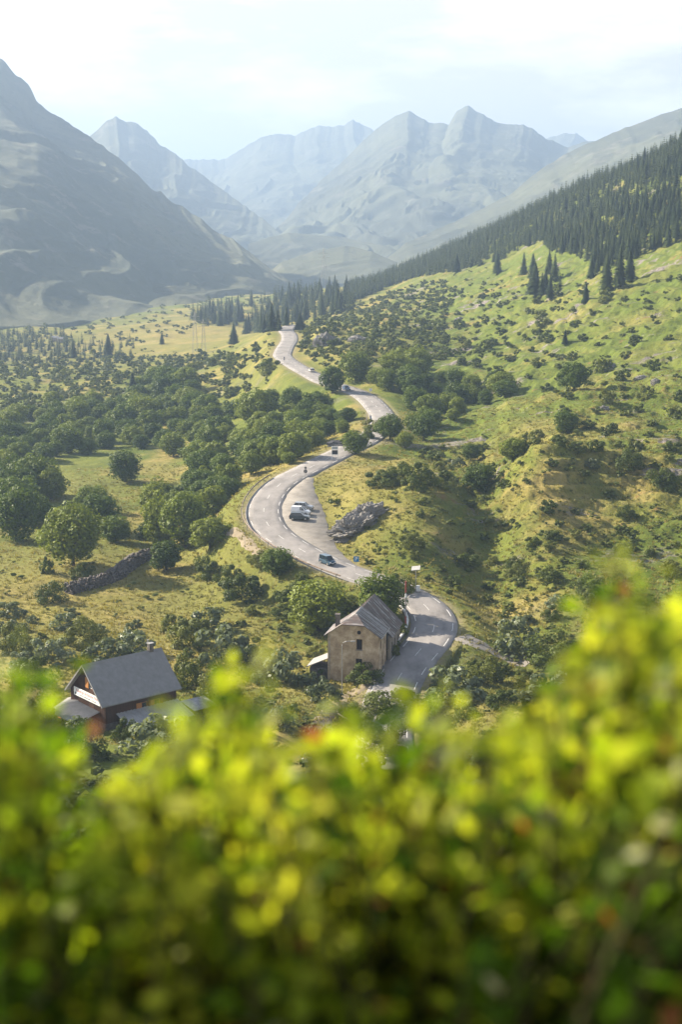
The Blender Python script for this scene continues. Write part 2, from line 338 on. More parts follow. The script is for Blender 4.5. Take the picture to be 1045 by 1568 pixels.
def nearest(x, y, P):
    d = np.full(x.shape, 1e9); idx = np.zeros(x.shape, int)
    for i in range(0, len(P), 1):
        dd = (x-P[i, 0])**2+(y-P[i, 1])**2; m = dd < d; d[m] = dd[m]; idx[m] = i
    return np.sqrt(d), idx

ths = np.concatenate([np.linspace(R(-46), R(-17), 60)[:-1], np.linspace(R(-17), R(17), 800), np.linspace(R(17), R(46), 60)[1:]])
rs = np.exp(np.concatenate([np.linspace(math.log(.5), math.log(170), 130)[:-1], np.linspace(math.log(170), math.log(1350), 800), np.linspace(math.log(1350), math.log(12000), 110)[1:]]))
TH, RR = np.meshgrid(ths, rs)
Z, PX = base_z(TH, RR); X = RR*np.sin(TH); Y = RR*np.cos(TH)
# relief noise
amp = smooth(60, 250, RR)
rgt = smooth(520, 760, PX)*smooth(230, 300, RR)
Z = Z + amp*((.55+.9*rgt)*fbm(X/46, Y/46, 3, 3)*1.4 + (.12+.40*rgt)*fbm(X/9, Y/9, 9, 4)*1.6 + .22*rgt*np.clip(fbm(X/2.6, Y/2.6, 19, 2), -.2, 1)*smooth(650, 400, RR))
Z = Z + smooth(400, 900, RR)*fbm(X/120, Y/120, 21, 3)*3*smooth(-200, 500, 800-np.abs(PX-300))
# terraces and spur-and-gully relief of the right-hand slope
def bump(px0, r0, sx, sr, h): 
    global Z; Z = Z + h*np.exp(-.5*((PX-px0)/sx)**2-.5*((RR-r0)/sr)**2)
bump(650, 296, 46, 22, 5.0); bump(745, 280, 50, 32, -5.0); bump(830, 300, 40, 20, 4.0); bump(900, 312, 90, 9, 3.0); bump(905, 285, 60, 15, -3.5)
bump(560, 308, 30, 18, 2.0); bump(990, 330, 60, 12, 2.5); bump(690, 380, 60, 20, 2.0); bump(500, 655, 18, 25, 5.0)
bump(330, 640, 60, 60, 3); bump(150, 700, 120, 70, 2.5); bump(120, 288, 60, 10, 1.2)
Zt = Z/2.6+fbm(X/60, Y/60, 5, 2)*1.2; Z = Z + rgt*amp*smooth(1100, 700, RR)*.8*(np.sin(Zt*2*np.pi)*.5)
# flatten along the road, the lay-by and under the buildings
sel = (RR > 150) & (RR < 900) & (np.abs(TH) < R(17))
xs, ys, zs = X[sel], Y[sel], Z[sel]
d, i = nearest(xs, ys, ROAD)
zr = ROAD[i, 2]-.22
wv = smooth(4.6, 15, d); zs = zr*(1-wv)+zs*wv
d2, i2 = nearest(xs, ys, layc); e2 = d2-layc[i2, 3]
w2 = smooth(.6, 7, e2); zs = (layc[i2, 2]-.22)*(1-w2)+zs*w2
for hp, rad in ((HOUSE, 9), (CHAL, 12)):
    cxp = hp[:2]+(np.array([math.sin(R(13)), math.cos(R(13))])*6 if rad == 9 else 0)
    dd = np.hypot(xs-cxp[0], ys-cxp[1]); ww = smooth(rad, rad+9, dd); zs = np.where(d < 5.5, zs, hp[2]*(1-ww)+zs*ww)
Z[sel] = zs
VERGE = np.zeros(Z.shape); VERGE[sel] = np.maximum(1-smooth(3.6, 6.5, d), .0)
ROADD = np.full(Z.shape, 99.0); ROADD[sel] = np.minimum(d-3.6, e2)

def ground_at(x, y):
    th = np.arctan2(x, y); r = np.hypot(x, y)
    c = np.interp(th, ths, np.arange(len(ths))); q = np.interp(np.log(r), np.log(rs), np.arange(len(rs)))
    i = np.clip(np.floor(q).astype(int), 0, len(rs)-2); j = np.clip(np.floor(c).astype(int), 0, len(ths)-2); a = q-i; b = c-j
    return (Z[i, j]*(1-b)+Z[i, j+1]*b)*(1-a)+(Z[i+1, j]*(1-b)+Z[i+1, j+1]*b)*a
TE = (Z-H)/RR
i0 = int(np.searchsorted(rs, 100))
def hit(px, py):
    """where the line of sight through a pixel meets the ground"""
    th, te = ray(px, py); c = np.interp(th, ths, np.arange(len(ths))); j = min(int(c), len(ths)-2); b = c-j
    col = TE[i0:, j]*(1-b)+TE[i0:, j+1]*b; k = np.argmax(col >= te)
    if col[k] < te: return None
    if k == 0: r = rs[i0]
    else: f = (te-col[k-1])/(col[k]-col[k-1]); r = rs[i0+k-1]+(rs[i0+k]-rs[i0+k-1])*f
    return np.array([r*np.sin(th), r*np.cos(th), H+r*te])

nr, nc = Z.shape
idx = np.arange(nr*nc).reshape(nr, nc)
Fq = np.stack([idx[:-1, :-1], idx[:-1, 1:], idx[1:, 1:], idx[1:, :-1]], -1).reshape(-1, 4)
me = mkmesh('ground', np.stack([X, Y, Z], -1), Fq, M['ground'], smooth=True)
def attr(me, name, arr):
    a = me.attributes.new(name, 'FLOAT', 'POINT'); a.data.foreach_set('value', np.asarray(arr, np.float32).ravel())
PYG = pixof(X, Y, Z)[1]
fieldd = np.exp(-.5*((X+75)/42)**2-.5*((Y-255)/34)**2)+np.exp(-.5*((X+110)/30)**2-.5*((Y-390)/25)**2)*.7+np.exp(-.5*((X+110)/80)**2-.5*((Y-1050)/190)**2)*1.1
fieldd += np.exp(-.5*((X+20)/25)**2-.5*((Y-610)/60)**2)*.6+np.exp(-.5*((X-2)/14)**2-.5*((Y-305)/20)**2)*.8
nse = fbm(X/30, Y/30, 41, 3)
attr(me, 'dry', np.clip(fieldd*.85+nse*.25*(fieldd > .2), 0, .92))
attr(me, 'lush', np.clip(.55*rgt*smooth(300, 420, RR)+nse*.5+.15, 0, .75))
attr(me, 'rough', np.clip(.25+.75*rgt+.4*smooth(400, 700, RR)-fieldd*.5, 0, 1))
attr(me, 'verge', VERGE*.8)
tag(link('ground', me), kind='structure')

# ------------------------------------------------------------------ mountains
def mountain(name, sky_, foot, behind=900, amp=40, seed=1, m='mt_far', nx=520, ny=170, prof=1.25, jag=1.0, lean=.0, gw=None):
    """sky_: (px, py, D) ridge line; foot: (px, py, D) lower edge nearer the camera"""
    A = np.array([[ray(a, b)[0], ray(a, b)[1], c] for a, b, c in sky_]); B = np.array([[ray(a, b)[0], ray(a, b)[1], c] for a, b, c in foot])
    th = np.linspace(A[0, 0], A[-1, 0], nx)
    rA = pchip(A[:, 0], A[:, 2], th); zA = H+rA*np.interp(th, A[:, 0], A[:, 1]); rB = pchip(B[:, 0], B[:, 2], th); zB = H+rB*pchip(B[:, 0], B[:, 1], th)
    gw = gw or 260
    xr = rA*th
    zA = zA+jag*(fbm(xr/90, xr*0+seed, seed, 4)*6+np.minimum(0, -np.abs(perlin(xr/35, xr*0+.5, seed+3)))*7)
    t = np.concatenate([np.linspace(0, 1, ny), 1+np.linspace(0, 1, 40)[1:]**1.5])
    T_, THm = np.meshgrid(t, th, indexing='ij'); tt = np.minimum(T_, 1); o = np.maximum(T_-1, 0)
    r = rB+(rA-rB)*tt+o*behind; x = r*np.sin(THm); y = r*np.cos(THm)
    ks = np.exp(-.5*(np.arange(-40, 41)/14)**2); ks /= ks.sum(); zs_ = np.convolve(np.pad(zA, 40, mode='edge'), ks, 'valid')
    thw = THm+(1-tt)*fbm(x/900, y/900, seed+51, 3)*.05; q_ = np.clip((1-tt)*1.6, 0, 1); zAe = np.interp(thw, th, zA)*(1-q_)+np.interp(thw, th, zs_)*q_
    z = zB+(zAe-zB)*tt**prof-o*(zA-zB+60)*.9
    x = r*np.sin(THm); y = r*np.cos(THm); s = THm*rA
    warp = fbm(x/500, y/500, seed+5, 3)*.6
    rm = (rA-rB).mean(); wx = fbm(x/260, y/260, seed+31, 3)*.35; g = ridged(s/gw+warp*1.6+wx+T_*lean, T_*rm/gw*.45+warp+wx, seed, 5, .46); env = np.sin(np.pi*np.clip(tt, 0, 1)**.8)**.8
    g2 = ridged(x/130, y/130, seed+8, 3)
    z = z+(g-.75)*amp*env+(g2-.7)*amp*.16*env+np.where(T_ < .02, -30, 0)
    nyy, nxx = r.shape; I = np.arange(nyy*nxx).reshape(nyy, nxx)
    F = np.stack([I[:-1, :-1], I[:-1, 1:], I[1:, 1:], I[1:, :-1]], -1).reshape(-1, 4)
    me = mkmesh(name, np.stack([x, y, z], -1), F, M[m], smooth=True); attr(me, 'gully', np.clip((g-.2)*.9*env, 0, 1)*smooth(.2, .8, tt))
    return tag(link(name, me), kind='structure')
mountain('mountain', [(-700,-120,3300),(-300,-30,3000),(0,92,2700),(42,127,2650),(55,150,2620),(100,186,2560),(150,216,2480),(200,257,2400),(240,292,2350),(300,326,2250),(340,354,2180),(400,402,2080),(460,440,2000),(520,470,1980)],
         [(-800,520,1000),(-300,520,1050),(0,512,1150),(120,500,1250),(250,476,1450),(350,455,1700),(460,452,1900),(530,475,1950)], amp=24, seed=4, m='mt_near', prof=1.15, lean=1.1, gw=330)
# bright shoulder and alluvial fan in front of the big left face
mountain('hill', [(40,502,1330),(110,470,1500),(180,435,1700),(240,412,1800),(300,408,1850),(380,425,1850),(470,446,1900)], [(40,508,1260),(130,500,1300),(250,478,1400),(350,458,1650),(480,456,1850)], amp=8, seed=12, m='mt_far', prof=1.1, jag=.3, nx=260, ny=90, gw=120)
mountain('mountain', [(-60,420,4800),(60,270,4800),(138,205,4700),(160,186,4700),(178,177,4700),(192,184,4700),(212,188,4700),(240,214,4650),(280,245,4500),(320,275,4400),(380,318,4200),(450,372,3900),(520,410,3700)],
         [(-100,440,3200),(200,430,3200),(400,425,3300),(540,425,3500)], amp=45, seed=22, prof=1.2, gw=420)
mountain('mountain', [(180,290,7300),(285,244,7300),(345,243,7200),(368,228,7100),(400,210,7000),(425,204,7000),(452,206,7000),(490,192,7000),(515,192,7000),(530,190,7000),(540,182,7000),(552,188,7000),(575,200,6900),(640,210,6900)],
         [(150,410,4600),(400,405,4600),(660,410,4600)], amp=40, seed=33, prof=1.15, gw=700)
mountain('mountain', [(380,400,3900),(440,330,4300),(500,268,4900),(540,232,5100),(572,200,5200),(600,180,5200),(627,168,5200),(655,185,5150),(688,189,5150),(700,170,5150),(718,161,5150),(742,174,5100),(765,189,5100),(802,190,5100),(838,211,5100),(870,225,5050),(900,216,5000),(1000,210,5000),(1100,200,5000)],
         [(360,432,2900),(480,420,2950),(600,415,3000),(800,400,3000),(1120,400,3000)], amp=42, seed=46, prof=1.1, lean=.9, gw=560)
mountain('mountain', [(800,230,7600),(838,210,7600),(850,208,7600),(868,203,7600),(885,203,7600),(898,213,7600),(960,240,7600)], [(780,330,6000),(980,330,6000)], amp=25,seed=51, nx=160, ny=60)
mountain('mountain', [(560,425,2700),(620,372,2850),(700,338,3000),(780,298,3100),(830,258,3200),(880,228,3300),(908,216,3300),(945,200,3350),(1000,180,3400),(1045,164,3400),(1300,110,3400),(1600,90,3400)],
         [(540,450,1900),(700,440,1800),(850,430,1700),(1045,420,1700),(1650,420,1700)], amp=28, seed=63, prof=.95, gw=300, lean=.7, jag=.4)
mountain('hill', [(380,372,3200),(440,356,3250),(520,362,3250),(590,376,3100),(640,395,3000)], [(370,425,2700),(500,430,2700),(650,430,2700)], amp=30, seed=71, jag=.3, nx=200, ny=60)
mountain('hill', [(400,425,2500),(430,402,2550),(480,384,2600),(530,376,2600),(570,384,2550),(610,402,2500)], [(390,445,2100),(500,448,2150),(620,445,2150)], amp=16, seed=77, jag=.3, nx=200, ny=60)

# ------------------------------------------------------------------ road
tang = np.gradient(ROAD[:, :2], axis=0); tang /= np.linalg.norm(tang, axis=1)[:, None]
norm = np.stack([-tang[:, 1], tang[:, 0]], -1)          # left of the way up the valley
def ribbon(P, nrm, offs, dz, name, m, **kw):
    V = []; F = []
    n = len(offs)
    for q, nn, i in zip(P, nrm, range(len(P))):
        for o_, z_ in zip(offs, dz): V.append((q[0]+nn[0]*o_, q[1]+nn[1]*o_, q[2]+z_))
        if i: F += [((i-1)*n+k, i*n+k, i*n+k+1, (i-1)*n+k+1) for k in range(n-1)]
    return mkmesh(name, V, F, m, **kw)
road = tag(link('road', ribbon(ROAD, norm, (-4.1, -3.7, -1.9, 0, 1.9, 3.7, 4.1), (-.55, 0, .03, .05, .03, 0, -.55), 'road', M['asphalt'])), kind='structure')
def dashes(name, off, on, gap, wd, a, b, dz):
    mb = MB(); s = a
    while s+on < b:
        seg = range(int(s), int(s+on)+1)
        L_ = [(ROAD[k, 0]+norm[k, 0]*(off+wd/2), ROAD[k, 1]+norm[k, 1]*(off+wd/2), ROAD[k, 2]+dz) for k in seg]
        R_ = [(ROAD[k, 0]+norm[k, 0]*(off-wd/2), ROAD[k, 1]+norm[k, 1]*(off-wd/2), ROAD[k, 2]+dz) for k in seg]
        for k in range(len(L_)-1): mb.poly([R_[k], L_[k], L_[k+1], R_[k+1]])
        s += on+gap
    return mb.build(name, M['paint'], road)
NR = len(ROAD)
dashes('edge_line', 3.05, 3, 3, .13, 3, NR-4, .026); dashes('edge_line', -3.05, 3, 3, .13, 5, NR-4, .026)
dashes('centre_line', 0, 3, 7, .11, 2, 420, .064)
# gravel lay-by
ln = np.gradient(layc[:, :2], axis=0); ln /= np.linalg.norm(ln, axis=1)[:, None]; lnn = np.stack([-ln[:, 1], ln[:, 0]], -1)
V = []; F = []
for i in range(len(layc)):
    hw = layc[i, 3]; jit = .5*math.sin(i*.9)+.3*math.sin(i*2.3)
    for o_, z_ in ((-hw-.9, -.5), (-hw-.3+jit*.3, -.03), (0, 0.0), (hw+.3+jit*.3, -.03), (hw+.9, -.5)): V.append((layc[i, 0]+lnn[i, 0]*o_, layc[i, 1]+lnn[i, 1]*o_, layc[i, 2]-.055+z_))
    if i: F += [((i-1)*5+k, i*5+k, i*5+k+1, (i-1)*5+k+1) for k in range(4)]
tag(link('layby', mkmesh('layby', V, F, M['gravel'])), kind='structure')
# foot track below the old house, gravel shoulder on the outer bend
def track(name, pts, hw, m):
    P = dense([list(hit(x, y)) for x, y in pts], 1.0, 3); P[:, 2] = [float(ground_at(p[0], p[1])) for p in P]
    t = np.gradient(P[:, :2], axis=0); t /= np.linalg.norm(t, axis=1)[:, None]; n = np.stack([-t[:, 1], t[:, 0]], -1)
    V = []; F = []
    for i in range(len(P)):
        ww = hw*(1+.2*math.sin(i*.7)+.12*math.sin(i*1.9))
        for k in range(7):
            o_ = ww*(k/3-1); x = P[i, 0]+n[i, 0]*o_; y = P[i, 1]+n[i, 1]*o_
            V.append((x, y, float(ground_at(x, y))+(.07 if 0 < k < 6 else -.12)))
        if i: F += [((i-1)*7+k, i*7+k, i*7+k+1, (i-1)*7+k+1) for k in range(6)]
    return tag(link(name, mkmesh(name, V, F, m, smooth=True)), kind='structure')
track('path', [(560,1046),(535,1062),(515,1085),(490,1105),(500,1130),(530,1150)], 1.6, M['dirt'])
track('path', [(705,975),(735,990),(775,1003),(820,1015)], 2.0, M['gravel'])
track('path', [(352,812),(368,818),(385,838),(400,850)], 1.3, M['dirt'])

# ------------------------------------------------------------------ guard rails and kerb wall
def nearest_s(px, py):
    p = pt(px, py, Droad(py)); return int(np.argmin(np.hypot(ROAD[:, 0]-p[0], ROAD[:, 1]-p[1])))
def beam_along(a, b, off, zc, prof, name, m, parent, step=2):
    ks = list(range(a, b+1, step)); V = []; F = []; n = len(prof)
    for i, k in enumerate(ks):
        for do, dz in prof: V.append((ROAD[k, 0]+norm[k, 0]*(off+do), ROAD[k, 1]+norm[k, 1]*(off+do), ROAD[k, 2]+zc+dz))
        if i: F += [((i-1)*n+q, i*n+q, i*n+(q+1) % n, (i-1)*n+(q+1) % n) for q in range(n)]
    return link(name, mkmesh(name, V, F, m), parent)
def guard(a, b, off, label, postgap=4):
    k0 = (a+b)//2
    root = tag(empty('guard_rail', (0, 0, 0)), label, 'guard rail')
    beam_along(a, b, off, .62, [(-.05, -.17), (.05, -.14), (.02, 0), (.05, .14), (-.05, .17)], 'rail', M['railwood'], root)
    proto = None
    for k in range(a+1, b, postgap):
        loc = (ROAD[k, 0]+norm[k, 0]*(off+.14), ROAD[k, 1]+norm[k, 1]*(off+.14), ROAD[k, 2])
        if proto is None:
            proto = MB().box(-.06, .06, -.06, .06, -.9, .78).build('post', M['steel'], root); proto.location = loc
        else:
            c = proto.copy(); C.objects.link(c); c.parent = root; c.location = loc
    return root
guard(nearest_s(548, 880), nearest_s(438, 733)+2, 4.6, 'long guard rail on short posts round the outside of the hairpin bend')
guard(nearest_s(587, 640)-10, nearest_s(587, 640)+6, 4.5, 'short guard rail on the outer side of the upper bend above the bushes')
# low white capped wall between the old house and the bend
a, b = nearest_s(602, 1040)+9, nearest_s(632, 908)+2
lw = tag(empty('kerb_wall'), 'low roadside wall with a pale cap curving round the old stone house', 'wall')
beam_along(a, b, 4.4, 0, [(-.12, -1.2), (-.12, .34), (.16, .34), (.16, -1.2)], 'wall', M['stone'], lw)
beam_along(a, b, 4.42, 0, [(-.2, .345), (-.2, .46), (.22, .46), (.22, .345)], 'cap', M['paint'], lw)

# ------------------------------------------------------------------ foliage builders
def leafquads(P, Nn, size, rg, ratio=1.6):
    """leaf faces at points P roughly facing Nn"""
    n = len(P); a = rg.normal(size=(n, 3)); t = np.cross(Nn, a); t /= np.linalg.norm(t, axis=1)[:, None]+1e-9
    b = np.cross(Nn, t); s = size*(.6+.8*rg.random(n))[:, None]
    u = t*s*ratio*.5; v = b*s*.5
    bend = Nn*s*.18
    V = np.stack([P-u, P-v+bend, P+u, P+v+bend], 1).reshape(-1, 3)
    return V, np.arange(4*n).reshape(-1, 4)
def crown(seed, n=2600, nl=24, w=.42, h0=.18, h1=1.0, leaf=.05, round_=1.0, squash=1.0):
    """unit-height crown from many leaf clumps: uneven outline and gaps"""
    rg = np.random.default_rng(seed); cz = (h0+h1)/2; hz = (h1-h0)/2
    L_ = []
    for i in range(nl):
        zf = 1-2*(i+.5)/nl; af = i*2.39996+seed; d = np.array([math.cos(af)*math.sqrt(1-zf*zf), math.sin(af)*math.sqrt(1-zf*zf), zf])+rg.normal(size=3)*.12
        rr = .55+.27*rg.random()
        lr = w*(.20+.22*rg.random())
        L_.append((np.array([d[0]*w*rr, d[1]*w*rr, cz+d[2]*hz*rr*(1-.1*rg.random())]), lr))
    L_.append((np.array([0, 0, cz]), w*.5))
    P = []; Q = []
    per = n//len(L_)
    for c, lr in L_:
        d = rg.normal(size=(per, 3)); d /= np.linalg.norm(d, axis=1)[:, None]
        rad = lr*(.72+.36*rg.random(per))
        p = c+d*rad[:, None]*np.array([1, 1, .85*squash])
        P.append(p); Q.append(d)
    P = np.concatenate(P); Q = np.concatenate(Q)
    C0 = np.array([0, 0, cz]); e = (P-C0)/np.array([w, w, hz]); keep = (np.linalg.norm(e, axis=1) > .34)
    P = P[keep]; Q = Q[keep]; Q = Q*.9+rg.normal(size=Q.shape)*.36+np.array([0, 0, .22]); Q /= np.linalg.norm(Q, axis=1)[:, None]
    return leafquads(P, Q, leaf, rg, 1.5)
def trunk_mesh(seed, h=.45, r=.022):
    rg = random.Random(seed); mb = MB(); x = rg.uniform(-.02, .02); y = rg.uniform(-.02, .02)
    mb.tube([(0, 0, -.06), (x*.5, y*.5, h*.5), (x, y, h)], [r*1.5, r, r*.6], 7)
    for k in range(6):
        a = k*1.05+rg.random(); l = .2+.12*rg.random(); z = h*(.45+.5*rg.random())
        mb.tube([(x*.8, y*.8, z), (math.cos(a)*l*.5, math.sin(a)*l*.5, z+.12), (math.cos(a)*l, math.sin(a)*l, z+.27)], [r*.5, r*.35, r*.12], 5)
    me = bpy.data.meshes.new('trunk'); me.from_pydata(mb.v, [], mb.f); me.materials.append(M['bark']); return me
CR = [mkmesh('crown', *crown(100+i, n=6200, nl=36+6*i, w=.40+.03*(i % 3), h0=-.08+.05*(i % 3), leaf=.034), M['leaf']) for i in range(6)]
CRW = [mkmesh('crown', *crown(140+i, n=3000, nl=30, w=.44, h0=.06, leaf=.042), M['greyleaf']) for i in range(3)]
TRK = [trunk_mesh(i) for i in range(4)]
def shrubmesh(seed, n=900, m='bushleaf', leaf=.10, w=.62):
    V, F = crown(seed, n=n, nl=13, w=w, h0=-.45, h1=1.0, leaf=leaf); ok = (V.reshape(-1, 4, 3)[:, :, 2].min(1) > -.12)
    V = V.reshape(-1, 4, 3)[ok].reshape(-1, 3); return mkmesh('shrub', V, np.arange(len(V)).reshape(-1, 4), M[m])
SH = [shrubmesh(200+i) for i in range(6)]; SHW = [shrubmesh(230+i, m='greyleaf', n=1400, leaf=.075) for i in range(3)]; SHB = [shrubmesh(250+i, n=4200, leaf=.042) for i in range(4)]
def spruce_geo(seed, tiers=16, per=11, w=.17):
    """unit-height spruce of drooping sprays"""
    rg = np.random.default_rng(seed); V = []; F = []
    for t in range(tiers):
        f = t/(tiers-1); z = .10+.88*f; rad = w*(1-f)**.82*(.85+.3*rg.random())+.006
        m = max(4, int(per*(1-.55*f)))
        a0 = rg.random()*6.28
        for k in range(m):
            a = a0+k*2*np.pi/m+rg.normal()*.15; rr = rad*(.72+.45*rg.random()); wd = rr*.55+.008; dz = -rr*(.30+.2*rg.random()); up = .045*(1-f*.5)
            ca, sa = math.cos(a), math.sin(a); n = len(V)
            V += [(0, 0, z+up), (ca*rr*.55-sa*wd*.5, sa*rr*.55+ca*wd*.5, z+dz*.45), (ca*rr, sa*rr, z+dz), (ca*rr*.55+sa*wd*.5, sa*rr*.55-ca*wd*.5, z+dz*.45)]
            V += [(ca*rr*.62-sa*wd*.3, sa*rr*.62+ca*wd*.3, z+dz*.4-.03), ]
            F += [(n, n+1, n+2, n+3), (n, n+4, n+2, n+3)]
    return np.array(V), np.array(F)
def spruce_mesh(seed, tiers, per, w=.17, trunk=True):
    V, F = spruce_geo(seed, tiers, per, w)
    if not trunk: return V, F
    me = mkmesh('spruce_tree', V, F, [M['needle'], M['bark']])
    return me
def cyl(r0, r1, z0, z1, n=6):
    a = np.arange(n)*2*np.pi/n
    V = np.concatenate([np.stack([np.cos(a)*r0, np.sin(a)*r0, a*0+z0], -1), np.stack([np.cos(a)*r1, np.sin(a)*r1, a*0+z1], -1)])
    return V, np.array([(k, (k+1) % n, n+(k+1) % n, n+k) for k in range(n)])
SPV = []
for i in range(5):
    V, F = spruce_geo(300+i, 18, 12, .22+.02*(i % 3)); v2, f2 = cyl(.016, .002, -.05, .95)
    SPV.append(mkmesh('spruce_tree', np.concatenate([V, v2]), np.concatenate([F, f2+len(V)]), [M['needle'], M['bark']], mi=[0]*len(F)+[1]*len(f2)))
SPC = [mkmesh('crown', *spruce_geo(330+i, 24, 15, .19), M['needle']) for i in range(2)]
V, F = cyl(.017, .002, -.05, .97); SPT = mkmesh('trunk', V, F, M['bark'])

placed = []      # (x, y, radius)
def free(x, y, r, f=1.0):
    for a, b, c in placed:
        if (a-x)**2+(b-y)**2 < (f*(c+r))**2: return False
    return True
def road_clear(x, y, r):
    d1 = np.min(np.hypot(ROAD[:, 0]-x, ROAD[:, 1]-y)); d2 = np.min(np.hypot(layc[:, 0]-x, layc[:, 1]-y)-layc[:, 3])
    return d1 > 4.6+r*.85 and d2 > r*.85
def put_tree(p, hm, wm, label, group=None, kind='leaf', name=None, cat='tree'):
    i = random.randrange(100); rz = random.uniform(0, 6.28)
    if kind == 'spruce':
        root = empty('spruce_tree', (p[0], p[1], p[2]-.1), rz); sx = wm/.38
        link('crown', SPC[i % 2], root, scale=(sx, sx, hm)); link('trunk', SPT, root, scale=(sx, sx, hm)); 
        return tag(root, label, 'tree', group)
    lst = CR if kind == 'leaf' else CRW; sx = wm/.80
    root = empty(name or 'broadleaf_tree', (p[0], p[1], p[2]-.15), rz)
    link('crown', lst[i % len(lst)], root, scale=(sx, sx, hm)); link('trunk', TRK[i % 4], root, scale=(sx, sx, hm))
    placed.append((p[0], p[1], wm*.4)); return tag(root, label, cat, group)
def put_shrub(p, hm, wm, label, group=None, kind='bush', lst=None, cat='shrub'):
    lst = lst or (SHW if kind == 'grey' else (SHB if wm*FPX/np.hypot(p[0], p[1]) > 30 else SH)); sx = wm/1.15
    o = link('shrub', lst[random.randrange(len(lst))], None, (p[0], p[1], p[2]-.05*hm), (0, 0, random.uniform(0, 6.28)), (sx, sx*random.uniform(.85, 1.15), hm))
    placed.append((p[0], p[1], wm*.4)); return tag(o, label, cat, group)
